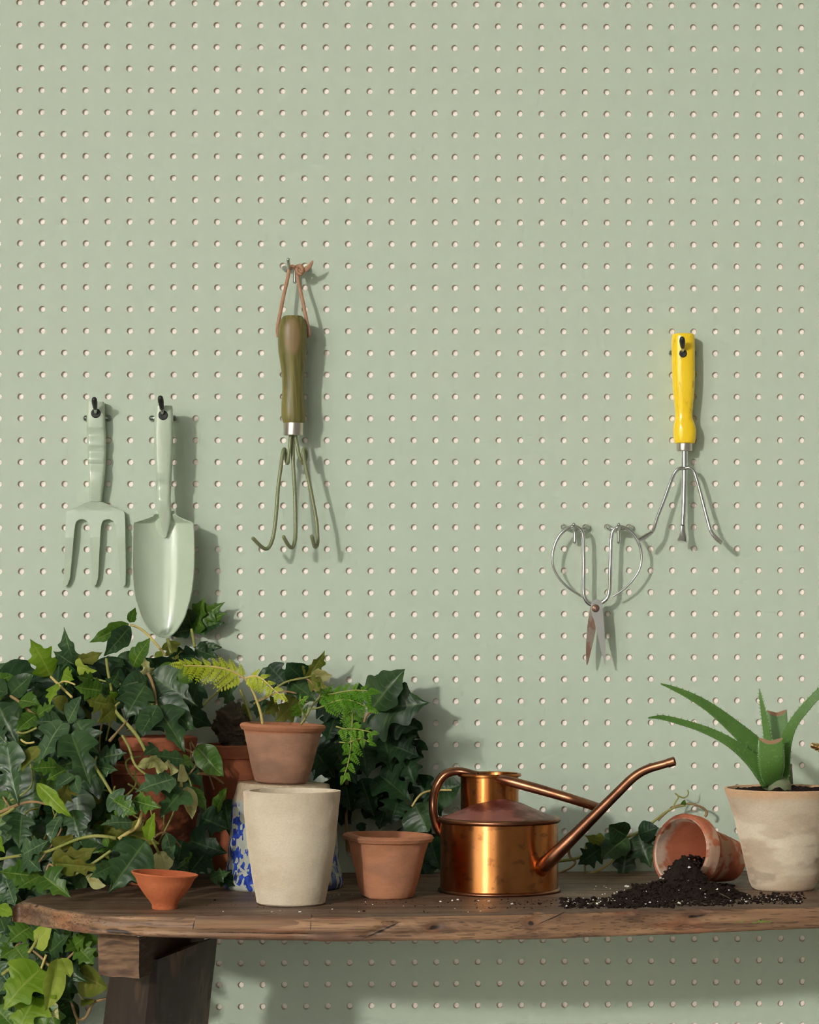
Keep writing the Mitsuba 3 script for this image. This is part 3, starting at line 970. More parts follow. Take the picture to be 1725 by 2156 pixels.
scatter(900, 1330, 1545, 1862, 1908, .0010, .0022)
scatter(420, 1180, 1350, 1893, 1913, .0010, .0023)
scatter(330, 1290, 1420, 1884, 1911, .0010, .0026)
scatter(260, 1500, 1690, 1888, 1904, .0008, .0018)
scatter(60, 1600, 1700, 1880, 1900, .0008, .0020)
scatter(110, 1000, 1200, 1893, 1915, .0005, .0010)
scatter(60, 420, 1000, 1895, 1922, .0005, .0009)
for _ in range(420):     # in the mouth
    q = rng.uniform(0, .06)
    a = rng.uniform(-2.5, -.64)
    r = Rm * rng.uniform(.1, .85)
    e1 = np.cross(axis, [0, 0, 1.0])
    e1 /= np.linalg.norm(e1)
    e2 = np.cross(e1, axis)
    g = mouth + axis * q * .8 + (e1 * math.cos(a) + e2 * math.sin(a)) * r * (1 - q * 5)
    lim = mouth[2] - Rm * .30 + (g[0] - mouth[0]) * .75
    if g[2] < lim:
        pts.append(g)
        sz.append(rng.uniform(.0014, .0030))
put(soil_k, cat([heap, crumbs(np.array(pts), sz, 6)]), 'soil', False)
pts, sz = [], []
scatter(70, 1250, 1500, 1865, 1908, .0006, .0013)
scatter(24, 1180, 1350, 1894, 1912, .0006, .0011)
scatter(30, 1500, 1690, 1888, 1903, .0005, .0011)
for i in range(len(pts)):
    pts[i][2] += .0014
n0 = len(pts)
for px, py, s in ((704, 1886, 3), (714, 1885, 3), (742, 1885, 2), (695, 1888, 2), (470, 1920, 2), (573, 1921, 3), (590, 1918, 2), (632, 1921, 4), (700, 1915, 2), (928, 1899, 3), (953, 1897, 4), (964, 1895, 4), (1007, 1897, 3), (1030, 1898, 4), (1078, 1904, 4), (1084, 1898, 2), (1012, 1919, 2), (986, 1921, 2), (958, 1914, 1.5), (770, 1900, 2), (785, 1905, 2), (756, 1920, 2), (850, 1908, 2)):
    g = onb(px, py)
    pts.append([g[0], g[1], ZB + .0004])
    sz.append(s * .00045)
perl = thing('perlite_crumbs', 'white perlite crumbs scattered over the bench top and the soil', 'perlite', kind='stuff')
put(perl, crumbs(np.array(pts), sz, 8), 'perlite', False)
k = thing('twig', 'thin dry twig lying on the spilled soil before the tipped pot', 'twig')
put(k, tube([onb(1462, 1872) + [0, 0, .012], onb(1490, 1878) + [0, 0, .007], onb(1520, 1893) + [0, 0, .005], onb(1541, 1897) + [0, 0, .002]], [.0006, .0008, .0005], 20, 6), 'bark', True)

# ------------------------------------------------------------------ copper watering can
yW = onb(1051, 1876)[1]
W = lambda u, v, y: at(860 + u / 2.875, 1560 + v / 2.875, y)
xW = W(550, 700, yW)[0]
cW = np.array([xW, yW, ZB])
rW = 358 / 2.875 * mpp(yW)
hW = zat(1560 + 480 / 2.875, yW) - ZB
can = thing('watering_can', 'copper watering can with a long spout in the middle of the bench', 'watering can')
def swirl_uv(m, c):
    return np.stack([m.vertices[:, 2] * 8, np.arctan2(m.vertices[:, 1] - c[1], m.vertices[:, 0] - c[0]) / (2 * math.pi) + .5], 1)


m = lathe([(.001, .001), (rW - .003, .001), (rW, .003), (rW, .0034), (rW, .006), (rW, hW * .3), (rW, hW * .5), (rW, hW * .7), (rW, hW - .004), (rW, hW - .001), (rW - .0002, hW), (rW - .004, hW)], 128, cW)
part(can, 'body', m, 'copper_brushed', True, uv=swirl_uv(m, cW))
part(can, 'base_ring', lathe([(rW - .004, 0), (rW + .0018, 0), (rW + .0028, .0012), (rW + .0026, .0026), (rW + .0006, .0040), (rW - .004, .004), (rW - .004, 0)], 128, cW, None, False, False), 'copper_dark', True)
part(can, 'lid_ring', lathe([(rW - .004, hW - .0025), (rW + .0014, hW - .0025), (rW + .0026, hW - .001), (rW + .0026, hW + .0012), (rW + .0012, hW + .0028), (rW - .004, hW + .003), (rW - .004, hW - .0025)], 128, cW, None, False, False), 'copper_dark', True)
apex = zat(1560 + 345 / 2.875, yW) - ZB
lid = [(rW + .0005, hW + .002), (rW * .80, hW + .0062), (rW * .6, hW + .0115), (rW * .4, hW + .0175), (rW * .2, apex - .003), (rW * .08, apex - .0008), (.0005, apex)]
part(can, 'lid', lathe(lid, 128, cW, None, False, True), 'copper_lid', 60, 'reddish tarnished sloping lid')
# filler neck, behind the middle and to the left
yN = yW + .022
cN = np.array([W(492, 300, yN)[0], yN, 0])
rN = 176 / 2.875 * mpp(yN)
zN0, zN1 = ZB + hW - .002, zat(1560 + 217 / 2.875, yN)
neck = [(rN, zN0), (rN, zN1 - .010), (rN, zN1 - .003), (rN, zN1 - .0005), (rN, zN1 - .0002), (rN + .0022, zN1 - .0002), (rN + .0024, zN1), (rN + .0032, zN1 + .0012), (rN + .0026, zN1 + .003), (rN + .0004, zN1 + .0034), (rN - .0014, zN1 + .002), (rN - .0014, zN0 + .02), (.001, zN0 + .02)]
m = lathe(neck, 110, cN, None, False, True)
part(can, 'filler_neck', m, 'copper_brushed', True, uv=swirl_uv(m, cN))
# handle, an arch from the neck to the side of the body
y1, y2 = yN - .004, yW + .010
part(can, 'handle', tube([W(430, 205, yN - .02), W(385, 198, yN - .012), W(300, 183, y1), W(225, 203, y1), W(172, 275, y1), W(150, 375, y2), W(158, 470, y2), W(195, 560, y2), W(225, 580, y2)], [.0036, .0046, .0050, .0050, .0046, .0042], 60, 16, sq=((0, 1, 0), 1.5)), 'copper_dark', True)
# spout
yS0 = yW - math.sqrt(max(0, rW ** 2 - (W(775, 780, yW - .04)[0] - xW) ** 2))
sp = lambda u, v, d=0.0: W(u, v, yS0 - .012 - (u - 850) * .00006 + d)
spc = [sp(758, 800, .030), sp(800, 768, .016), sp(860, 716, .003), sp(1000, 580), sp(1160, 420), sp(1290, 290), sp(1370, 215), sp(1450, 170), sp(1530, 146), sp(1602, 125)]
rs = np.array([50, 48, 45, 39, 35, 31, 29, 27, 25.5, 24]) / 2.875 * mpp(yS0)
part(can, 'spout', tube(spc, rs.tolist(), 80, 28), 'copper_dark', 60)
part(can, 'spout_collar', tube([sp(775, 790, .024), sp(806, 764, .014), sp(822, 750, .009)], [58 / 2.875 * mpp(yS0), 53 / 2.875 * mpp(yS0), 47 / 2.875 * mpp(yS0)], 10, 28), 'copper', 60)
tipd = spc[-1] - sp(1560, 138)
tipd /= np.linalg.norm(tipd)
ro = 24.5 / 2.875 * mpp(yS0)
tipm = lathe([(ro, -.0085), (ro + .0005, -.008), (ro + .0005, 0), (ro - .0008, .0003), (ro - .0012, -.001), (ro - .0016, -.010), (.0003, -.010)], 40, (0, 0, 0), None, False, True)
tk = part(can, 'spout_tip', aim(tipm, spc[-1] + tipd * .002, tipd), 'copper_dark', 50, 'band around the spout mouth')
part(tk, 'bore', aim(lathe([(ro - .0013, -.006), (.0003, -.006)], 24, (0, 0, 0), None, False, True), spc[-1] + tipd * .0065, tipd), 'hole_shade', True)
# brace between the neck and the spout
ya0 = yN - rN - .001
arm = [W(520, 226, ya0 + .006), W(560, 232, ya0), W(700, 268, ya0 - .010), W(850, 310, ya0 - .02), W(1000, 355, ya0 - .03), W(1165, 408, yS0 - .026)]
part(can, 'brace', tube(arm, [.0030, .0055, .0056, .0052, .0050, .0048], 50, 18), 'copper_dark', 60)
principled('stud_metal', [.20, .22, .20], 0.30, metal=1.0)
# ------------------------------------------------------------------ tools on the wall
Z3 = lambda x0, y0, k: (lambda u, v, y: at(x0 + u / k, y0 + v / k, y))
F_ = Z3(100, 800, 3.85)
G_ = Z3(500, 520, 3.17)
H_ = Z3(1130, 680, 2.913)


def out2(fn, pts, y):
    """outline points in zoom coordinates to (x, z) at the depth y"""
    return np.array([[fn(u, v, y)[0], fn(u, v, y)[2]] for u, v in pts])


def smooth_outline(p, n=6):
    """rounds a polygon a little (Chaikin)"""
    p = np.asarray(p, float)
    for _ in range(n):
        q = np.roll(p, -1, 0)
        p = np.stack([p * .75 + q * .25, p * .25 + q * .75], 1).reshape(-1, 2)
    return p


def hole_near(px, py):
    """the pegboard hole nearest to a pixel"""
    w = at(px, py, 0)
    return np.array([min(cols, key=lambda c: abs(c - w[0])), 0, min(rows, key=lambda r: abs(r - w[2]))])


# hand fork
yf = -.0095
fk = thing('hand_fork', 'sage green three tined hand fork hanging at the far left of the pegboard', 'hand fork')
hs = []
for v, l, r in ((180, 324, 460), (184, 322, 462), (240, 321, 464), (300, 320, 465), (380, 320, 469), (400, 320, 471), (470, 321, 473), (525, 322, 475), (540, 323, 475), (600, 325, 474), (665, 328, 472), (690, 329, 471), (760, 332, 465), (850, 337, 455), (930, 339, 445), (985, 341, 439)):
    a, b = F_(l, v, yf), F_(r, v, yf)
    dep = .0085 if v < 900 else .0075 - (v - 900) * .00004
    wv = 0
    hs.append(((a[0] + b[0]) / 2, yf + wv, a[2], (b[0] - a[0]) / 2, dep, 5))
m = loft(hs, 40)
m = m.subdivide()
v = m.vertices
zz = (F_(0, 0, yf)[2] - v[:, 2]) / mpp(yf) * 3.85
for c, w in ((440, 55), (580, 55), (690, 40)):       # finger grips pressed into the front
    v[:, 1] += np.where(v[:, 1] < yf - .003, .0034 * np.exp(-((zz - c) / (w * .62)) ** 2), 0)
part(fk, 'handle', mesh(v, m.faces), 'tool_sage', 40)
head = [(341, 984), (439, 984), (520, 1022), (600, 1056), (620, 1068), (627, 1090), (632, 1200), (634, 1400), (637, 1500), (633, 1600), (634, 1640), (628, 1672), (590, 1672), (588, 1640), (590, 1610), (580, 1500), (570, 1350), (558, 1220), (552, 1180), (540, 1150), (515, 1132), (487, 1128), (460, 1135), (442, 1155), (434, 1190), (428, 1300), (418, 1450), (411, 1600), (404, 1620), (392, 1668), (358, 1670), (354, 1640), (360, 1610), (355, 1500), (349, 1350), (344, 1230), (340, 1180), (325, 1150), (305, 1133), (280, 1127), (250, 1134), (230, 1152), (222, 1190), (212, 1300), (198, 1450), (183, 1605), (175, 1622), (165, 1650), (152, 1671), (123, 1671), (122, 1640), (133, 1622), (133, 1590), (139, 1450), (146, 1280), (150, 1090), (155, 1070), (175, 1056), (250, 1026)]
m = plate(smooth_outline(out2(F_, head, yf), 2), yf + .001, .0032, .0005, .004)
v = m.vertices
zz = (F_(0, 0, yf)[2] - v[:, 2]) / mpp(yf) * 3.85
v[:, 1] += .003 * np.clip((zz - 984) / 60, 0, 1) - .004 * np.clip((zz - 1060) / 200, 0, 1) + .005 * np.clip((zz - 1250) / 420, 0, 1) ** 1.4
part(fk, 'tines', mesh(v, m.faces), 'tool_sage', 40)
part(fk, 'hole_disc', aim(lathe([(.0052, -.001), (.0056, 0), (.0048, .0006), (.0030, .0002), (.0002, 0)], 24, (0, 0, 0), None, False, True), F_(392, 270, yf - .0086), np.array([0, -1.0, 0])), 'hole_shade', True, 'dark disc standing for the hanging hole')

# hand trowel
yt = -.038
tw = thing('hand_trowel', 'glossy sage green hand trowel with a broad scoop beside the hand fork', 'hand trowel')
hs = []
for v, l, r in ((212, 884, 1012), (216, 879, 1016), (240, 876, 1017), (300, 870, 1019), (400, 865, 1020), (500, 865, 1019), (600, 868, 1016), (700, 873, 1011), (790, 879, 1006), (850, 882, 1003), (960, 889, 998), (1020, 893, 1004), (1070, 897, 1006), (1110, 905, 1004), (1160, 915, 995), (1220, 930, 980), (1275, 945, 962)):
    a, b = F_(l, v, yt), F_(r, v, yt)
    dep = .0090 if v < 1000 else max(.0016, .009 - (v - 1000) * .000030)
    hs.append(((a[0] + b[0]) / 2, yt + (0 if v < 1000 else .005 * (v - 1000) / 275), a[2], (b[0] - a[0]) / 2, dep, 4))
m = loft(hs, 40).subdivide()
v = m.vertices
zz = (F_(0, 0, yt)[2] - v[:, 2]) / mpp(yt) * 3.85
v[:, 1] += np.where(v[:, 1] < yt - .003, .0042 * np.exp(-((zz - 862) / 48) ** 4), 0)
part(tw, 'handle', mesh(v, m.faces), 'tool_sage', 40)
ed = [(1085, 862, 1040), (1100, 850, 1052), (1120, 790, 1090), (1135, 740, 1130), (1150, 698, 1170), (1165, 692, 1189), (1200, 691, 1191), (1300, 688, 1194), (1400, 686, 1195), (1500, 686, 1194), (1600, 689, 1188), (1700, 697, 1176), (1780, 712, 1160), (1850, 734, 1140), (1920, 757, 1118), (1980, 790, 1086), (2030, 826, 1054), (2062, 862, 1022), (2080, 894, 994), (2090, 930, 964)]
G = []
for v, l, r in ed:
    row = []
    for t in np.linspace(-1, 1, 27):
        w = (r - l) / 505
        c = 1 - abs(t) ** 2.4
        yy = yt + .000 + (.013 * c - .004 * (1 - c)) * w - .004 * math.sin((v - 1085) / 1006 * math.pi)
        row.append(F_((l + r) / 2 + t * (r - l) / 2, v, yy))
    G.append(row)
m = shell(np.array(G), .0014)
part(tw, 'blade', m, 'tool_sage', 45)
sk = [(1060, 868, 1030), (1100, 866, 1034), (1150, 868, 1034), (1200, 880, 1022), (1240, 900, 1003), (1270, 925, 978), (1288, 945, 958)]
G = [[F_((l + r) / 2 + t * (r - l) / 2, v, yt + .010 - .007 * (1 - t * t) * (1 - .8 * max(0, (v - 1150) / 138))) for t in np.linspace(-1, 1, 15)] for v, l, r in sk]
part(tw, 'socket', shell(np.array(G), -.0014), 'tool_sage', 45)
part(tw, 'hole_disc', aim(lathe([(.0052, -.001), (.0056, 0), (.0048, .0006), (.0030, .0002), (.0002, 0)], 24, (0, 0, 0), None, False, True), F_(938, 286, yt - .0091), np.array([0, -1.0, 0])), 'hole_shade', True, 'dark disc standing for the hanging hole')

# olive cultivator
yo = -.032
oc = thing('hand_cultivator', 'olive green hand cultivator with a wooden handle hanging by a leather cord', 'cultivator')
hs = []
for v, l, r in ((460, 322, 418), (462, 310, 430), (470, 300, 440), (485, 291, 449), (510, 281, 459), (540, 274, 465), (580, 270, 467), (620, 270, 466), (700, 274, 462), (760, 283, 456), (820, 293, 449), (880, 299, 444), (950, 300, 443), (1010, 297, 445), (1060, 293, 452), (1110, 293, 455), (1140, 296, 454), (1165, 302, 449), (1176, 307, 444)):
    a, b = G_(l, v, yo), G_(r, v, yo)
    hs.append(((a[0] + b[0]) / 2, yo, a[2], (b[0] - a[0]) / 2, (b[0] - a[0]) / 2 * .9, 2.2))
part(oc, 'handle', loft(hs, 48), 'olive_wood', 40)
hs = []
for v, l, r in ((1174, 312, 438), (1176, 307, 441), (1180, 307, 441), (1254, 308, 440), (1258, 310, 438), (1259, 318, 430)):
    a, b = G_(l, v, yo), G_(r, v, yo)
    hs.append(((a[0] + b[0]) / 2, yo, a[2], (b[0] - a[0]) / 2, (b[0] - a[0]) / 2 * .95, 2))
part(oc, 'ferrule', loft(hs, 40), 'ferrule_steel', 40)
r_ = 12.5 / 3.17 * mpp(yo)
ti = lambda pts, r=r_: tube([G_(u, v, yo + d) for u, v, d in pts], r, 70, 14, round_end=True)
part(oc, 'tine', ti([(356, 1250, 0), (350, 1330, -.001), (342, 1400, -.002), (336, 1440, 0), (330, 1440, .004), (322, 1400, .007), (318, 1360, .004), (312, 1348, 0), (304, 1370, -.003), (293, 1450, -.003), (275, 1580, -.004), (262, 1740, -.006), (248, 1880, -.008), (228, 1970, -.010), (198, 2014, -.014), (160, 2000, -.020), (104, 1944, -.028)]), 'olive_paint', True)
part(oc, 'tine', ti([(372, 1250, .004), (371, 1400, .003), (379, 1560, 0), (386, 1720, -.003), (388, 1860, -.006), (384, 1960, -.010), (366, 2006, -.015), (340, 1990, -.021), (308, 1934, -.028)]), 'olive_paint', True)
part(oc, 'tine', ti([(386, 1250, 0), (400, 1330, -.001), (418, 1410, -.002), (436, 1440, .001), (452, 1430, .006), (460, 1390, .008), (455, 1356, .004), (444, 1345, 0), (440, 1370, -.003), (452, 1450, -.003), (480, 1580, -.004), (508, 1720, -.006), (530, 1850, -.008), (535, 1930, -.010), (532, 1990, -.014), (518, 2002, -.018), (508, 1975, -.023), (496, 1930, -.028)]), 'olive_paint', True)
cord_r = .0021
ck = part(oc, 'cord', cat([
    tube([G_(370, 128, -.018), G_(350, 140, -.020), G_(340, 185, -.021), G_(310, 320, -.025), G_(284, 450, -.029), G_(268, 545, -.031), G_(273, 600, -.030)], cord_r, 50, 10, sq=((0, 1, 0), .6)),
    tube([G_(366, 128, -.018), G_(392, 150, -.020), G_(402, 200, -.021), G_(425, 310, -.025), G_(452, 440, -.029), G_(472, 540, -.031), G_(476, 588, -.030), G_(463, 596, -.028)], cord_r, 50, 10, sq=((0, 1, 0), .6))]), 'leather', True, 'tan leather cord')
part(ck, 'knot', cat([tube([G_(396, 135, -.022), G_(420, 128, -.026), G_(434, 150, -.027), G_(425, 178, -.025), G_(404, 172, -.024), G_(398, 140, -.023)], .0025, 40, 10),
                      tube([G_(410, 150, -.027), G_(432, 168, -.027), G_(436, 152, -.026)], .0022, 16, 8),
                      tube([G_(428, 146, -.025), G_(455, 150, -.026), G_(480, 130, -.028), G_(505, 92, -.031)], [.0026, .0030, .0026, .0008], 24, 8, sq=((0, 1, 0), .4))]), 'leather', True)

# yellow cultivator
yy_ = -.0165
yc = thing('hand_cultivator', 'bright yellow handled cultivator with three chrome tines at the right', 'cultivator')
hs = []
for v, l, r in ((67, 848, 952), (69, 839, 961), (74, 834, 966), (85, 831, 969), (120, 829, 970), (200, 830, 971), (300, 832, 972), (380, 836, 970), (440, 841, 966), (500, 847, 960), (550, 852, 956), (585, 852, 957), (612, 846, 967), (635, 842, 975), (655, 840, 978), (700, 842, 977), (725, 845, 974), (737, 850, 969), (740, 856, 963)):
    a, b = H_(l, v, yy_), H_(r, v, yy_)
    hs.append(((a[0] + b[0]) / 2, yy_, a[2], (b[0] - a[0]) / 2, min(.0125, (b[0] - a[0]) / 2 * .95), 2.5))
part(yc, 'handle', loft(hs, 48), 'yellow_paint', 40)
hs = []
for v, l, r in ((738, 862, 953), (740, 859, 956), (744, 859, 956), (780, 860, 955), (786, 863, 952), (787, 880, 935)):
    a, b = H_(l, v, yy_), H_(r, v, yy_)
    hs.append(((a[0] + b[0]) / 2, yy_, a[2], (b[0] - a[0]) / 2, (b[0] - a[0]) / 2 * .95, 2))
part(yc, 'ferrule', loft(hs, 40), 'ferrule_steel', 40)
mm_ = mpp(yy_) / 2.913
tc = tube([H_(909, 770, yy_), H_(908, 900, yy_), H_(906, 1050, yy_ - .001), H_(901, 1180, yy_ - .003), H_(898, 1245, yy_ - .005)], [19 * mm_, 19 * mm_, 18 * mm_, 17 * mm_, 16 * mm_], 40, 18)
part(yc, 'tine', tc, 'chrome', True)


def hoe(p, wid, th, k):
    """flattened flared end of a tine along the points p with the widths wid in the picture plane"""
    R = []
    p = np.array(p)
    t = np.gradient(p, axis=0)
    for q, d, w in zip(p, t, wid):
        d = d / np.linalg.norm(d)
        a = np.cross(d, [0, 1.0, 0])
        a /= np.linalg.norm(a)
        b = np.cross(d, a)
        th_ = np.arange(14) * 2 * np.pi / 14
        R.append(q + w * np.cos(th_)[:, None] * a + th * np.sin(th_)[:, None] * b)
    return rings(np.array(R))


part(yc, 'tine_tip', hoe([H_(898, 1240, yy_ - .005), H_(898, 1264, yy_ - .006), H_(898, 1292, yy_ - .007), H_(897, 1320, yy_ - .009), H_(895, 1342, yy_ - .012)], [17 * mm_, 17 * mm_, 20 * mm_, 28 * mm_, 34 * mm_], .0016, yc), 'chrome', 40, 'flared tip of the middle tine')
part(yc, 'tine', tube([H_(905, 892, yy_ - .004), H_(880, 893, yy_ - .006), H_(860, 903, yy_ - .006), H_(842, 930, yy_ - .006), H_(825, 970, yy_ - .007), H_(775, 1108, yy_ - .010), H_(735, 1215, yy_ - .013), H_(720, 1262, yy_ - .015), H_(706, 1284, yy_ - .017)], 11.5 * mm_, 60, 14), 'chrome', True)
part(yc, 'tine_tip', hoe([H_(720, 1268, yy_ - .015), H_(700, 1290, yy_ - .018), H_(670, 1310, yy_ - .022), H_(640, 1328, yy_ - .026), H_(624, 1335, yy_ - .028)], [12 * mm_, 13 * mm_, 17 * mm_, 16 * mm_, 12 * mm_], .0014, yc), 'chrome', 40, 'flat bent tip of the left tine')
part(yc, 'tine', tube([H_(912, 892, yy_ - .004), H_(938, 888, yy_ - .006), H_(962, 905, yy_ - .006), H_(980, 950, yy_ - .007), H_(1000, 1020, yy_ - .008), H_(1030, 1135, yy_ - .011), H_(1055, 1230, yy_ - .014), H_(1068, 1275, yy_ - .016)], 11.5 * mm_, 60, 14), 'chrome', True)
part(yc, 'tine_tip', hoe([H_(1064, 1262, yy_ - .015), H_(1078, 1290, yy_ - .018), H_(1096, 1312, yy_ - .021), H_(1120, 1335, yy_ - .026), H_(1140, 1350, yy_ - .029)], [12 * mm_, 13 * mm_, 16 * mm_, 16 * mm_, 13 * mm_], .0014, yc), 'chrome', 40, 'flat bent tip of the right tine')

# scissors
ysc = -.026
sc_ = thing('scissors', 'silver garden scissors with large loop handles hanging on two hooks', 'scissors')
s_ = mpp(ysc) / 2.913


def half(loop, r, blade, yb_, rust):
    h = part(sc_, 'blade', plate(smooth_outline(out2(H_, blade, yb_), 2), yb_ + .0012, .0022, .0005, .004), 'rusty_steel' if rust else 'steel', 30, 'brown rusty blade' if rust else None)
    part(sc_, 'handle', tube([H_(u, v, ysc + d) for u, v, d in loop], r, 90, 14, round_end=True), 'chrome', True)


half([(352, 1735, .002), (318, 1718, .001), (298, 1690, 0), (289, 1640, 0), (290, 1520, 0), (289, 1400, 0), (287, 1320, 0), (277, 1275, 0), (256, 1254, 0), (232, 1247, 0), (195, 1257, 0), (140, 1305, 0), (105, 1385, 0), (97, 1450, 0), (110, 1515, 0), (150, 1580, 0), (210, 1635, 0), (278, 1676, .001)],
     [15 * s_, 13 * s_, 13 * s_, 12 * s_, 11 * s_, 11 * s_, 10 * s_, 8 * s_, 7 * s_, 6 * s_],
     [(342, 1700), (380, 1692), (402, 1710), (406, 1760), (414, 1840), (421, 1950), (426, 2040), (422, 2098), (416, 2080), (396, 2010), (376, 1920), (356, 1830), (338, 1790), (330, 1745)], ysc - .001, False)
half([(370, 1735, .004), (405, 1712, .003), (432, 1690, .002), (447, 1640, .001), (452, 1520, 0), (455, 1400, 0), (460, 1310, 0), (470, 1275, 0), (490, 1254, 0), (512, 1248, 0), (548, 1258, 0), (600, 1300, 0), (636, 1375, 0), (645, 1440, 0), (632, 1510, 0), (596, 1570, 0), (540, 1630, 0), (470, 1676, .001)],
     [15 * s_, 13 * s_, 13 * s_, 12 * s_, 11 * s_, 11 * s_, 10 * s_, 8 * s_, 7 * s_, 6 * s_],
     [(330, 1745), (322, 1790), (312, 1860), (305, 1950), (303, 2040), (306, 2096), (314, 2098), (326, 2050), (345, 1970), (362, 1890), (372, 1820), (385, 1760), (380, 1720), (345, 1715)], ysc + .0018, True)
part(sc_, 'rivet', aim(lathe([(.0046, 0), (.0046, .0006), (.0036, .0016), (.0026, .0018), (.0020, .0026), (.0002, .0030)], 28, (0, 0, 0), None, False, True), H_(362, 1750, ysc - .0022), np.array([0, -1.0, 0])), 'rusty_steel', 40, 'brown rivet')

# ------------------------------------------------------------------ hooks


def hook_single(label, hp, ang, tip, group=None):
    """wire hook: two studs in a pair of holes, a cross wire, a prong with a black cap"""
    k = thing('pegboard_hook', label, 'hook', group)
    a, b, t1, t0 = hp
    if a is not None:
        part(k, 'wire', cat([tube([a + [0, .003, 0], a + [0, -.004, 0], (a * .8 + b * .2) + [0, -.0055, 0], (a * .2 + b * .8) + [0, -.0055, 0], b + [0, -.004, 0], b + [0, .003, 0]], .0017, 40, 10),
                             tube([(a + b) / 2 + [0, -.0055, 0], (a + b) / 2 * .4 + .6 * np.array(t0) + [0, .004, -.001], t0, t0 * .6 + t1 * .4 + [0, -.0005, 0], t1], .0017, 30, 10)]), 'zinc', True)
        part(k, 'stud', cat([aim(ico(.0032, 2), a + [0, -.0035, 0], np.array([0, -1.0, 0])), aim(ico(.0032, 2), b + [0, -.0035, 0], np.array([0, -1.0, 0]))]), 'stud_metal', True, 'dark stud heads')
    d = t1 - t0
    part(k, 'cap', tube([t0 + d * .35, t0 + d * .6, t1, t1 + d * .16], [.0022, .0029, .0034, .0030], 14, 14, round_end=True), 'black_plastic', True, 'black rubber cap')
    return k


a, b = hole_near(185, 881), hole_near(232, 881)
hook_single('wire hook with a black cap holding the hand fork', (a, b, F_(381, 172, -.036), F_(390, 262, -.021)), 0, 0)
a, b = hole_near(325, 882), hole_near(370, 882)
hook_single('wire hook with a black cap holding the hand trowel', (a, b, F_(918, 162, -.062), F_(932, 272, -.048)), 0, 0)
a, b = hole_near(1416, 744), hole_near(1462, 744)
hook_single('wire hook with a black cap through the yellow handle', (a, b, H_(894, 108, -.044), H_(898, 172, -.031)), 0, 0)
part('hand_cultivator_001', 'hole_disc', aim(lathe([(.0040, -.002), (.0046, .0003), (.0038, .0008), (.0031, .0004), (.0002, .0003)], 24, (0, 0, 0), None, False, True), H_(899, 188, yy_ - .0126), np.array([0, -1.0, 0])), 'hole_shade', True, 'dark disc standing for the hanging hole')


def hook_double(label, u0, u1, vb, prong, pin, fn, heads=True):
    k = thing('pegboard_hook', label, 'hook')
    yb_ = -.010
    A, B = fn(u0, vb, 0), fn(u1, vb, 0)
    part(k, 'bar', cat([tube([A + [0, .003, 0], A + [0, -.006, 0], A * .86 + B * .14 + [0, yb_, -.0015], A * .14 + B * .86 + [0, yb_, -.0015], B + [0, -.006, 0], B + [0, .003, 0]], .0018, 40, 10)]), 'zinc', True)
    if heads:
        part(k, 'stud', cat([aim(ico(.0033, 2), A + [0, -.004, 0], np.array([0, -1.0, 0])), aim(ico(.0033, 2), B + [0, -.004, 0], np.array([0, -1.0, 0]))]), 'zinc', True)
    part(k, 'prong', tube([fn(*prong[0], -.009), fn(*prong[1], -.020), fn(*prong[2], -.034), fn(*prong[3], -.038)], .0020, 30, 12, round_end=True), 'zinc', True)
    part(k, 'pin', tube([fn(pin[0], pin[1], -.0105), fn(pin[0], pin[2], -.0105)], .0021, 10, 12, round_end=True), 'zinc', True)


hook_double('silver wire hook under the leather cord of the olive cultivator', 316, 466, 145, [(345, 146), (344, 142), (341, 110), (339, 82)], (383, 150, 236), G_)
hook_double('silver wire hook under the left loop of the scissors', 170, 308, 1254, [(232, 1268), (232, 1268), (230, 1252), (229, 1236)], (235, 1275, 1345), H_)
hook_double('silver wire hook under the right loop of the scissors', 440, 575, 1254, [(508, 1268), (508, 1268), (506, 1252), (505, 1236)], (503, 1275, 1345), H_)

# brass mister: only its nozzle comes into the picture at the right edge
mk = thing('plant_mister', 'brass nozzle of a plant mister at the right edge beside the aloe', 'mister')
ym_ = -.075
nz = at(1707, 1568, ym_)
ax = at(1760, 1585, ym_) - nz
ax /= np.linalg.norm(ax)
part(mk, 'nozzle', aim(lathe([(.0005, 0), (.0026, .0006), (.0036, .0028), (.0034, .0052), (.0030, .0056), (.0044, .0062), (.0046, .0084), (.0036, .0094), (.0050, .0104), (.0050, .0135), (.0036, .0140), (.0036, .045)], 32, (0, 0, 0), None, False, True), nz, ax), 'brass', 40)
cm_ = at(1850, 1850, ym_)
cm_ = np.array([cm_[0], ym_, 0])
top = nz + ax * .045
part(mk, 'bottle', lathe([(.020, ZB), (.034, ZB), (.036, ZB + .004), (.036, ZB + .085), (.030, ZB + .10), (.014, ZB + .115), (.012, ZB + .135), (.010, top[2] + .004), (.001, top[2] + .006)], 64, cm_), 'brass', 40)
part(mk, 'neck_tube', tube([top - ax * .01, top, np.array([cm_[0], ym_, top[2] - .002])], .0042, 12, 14, smooth=False), 'brass', True)
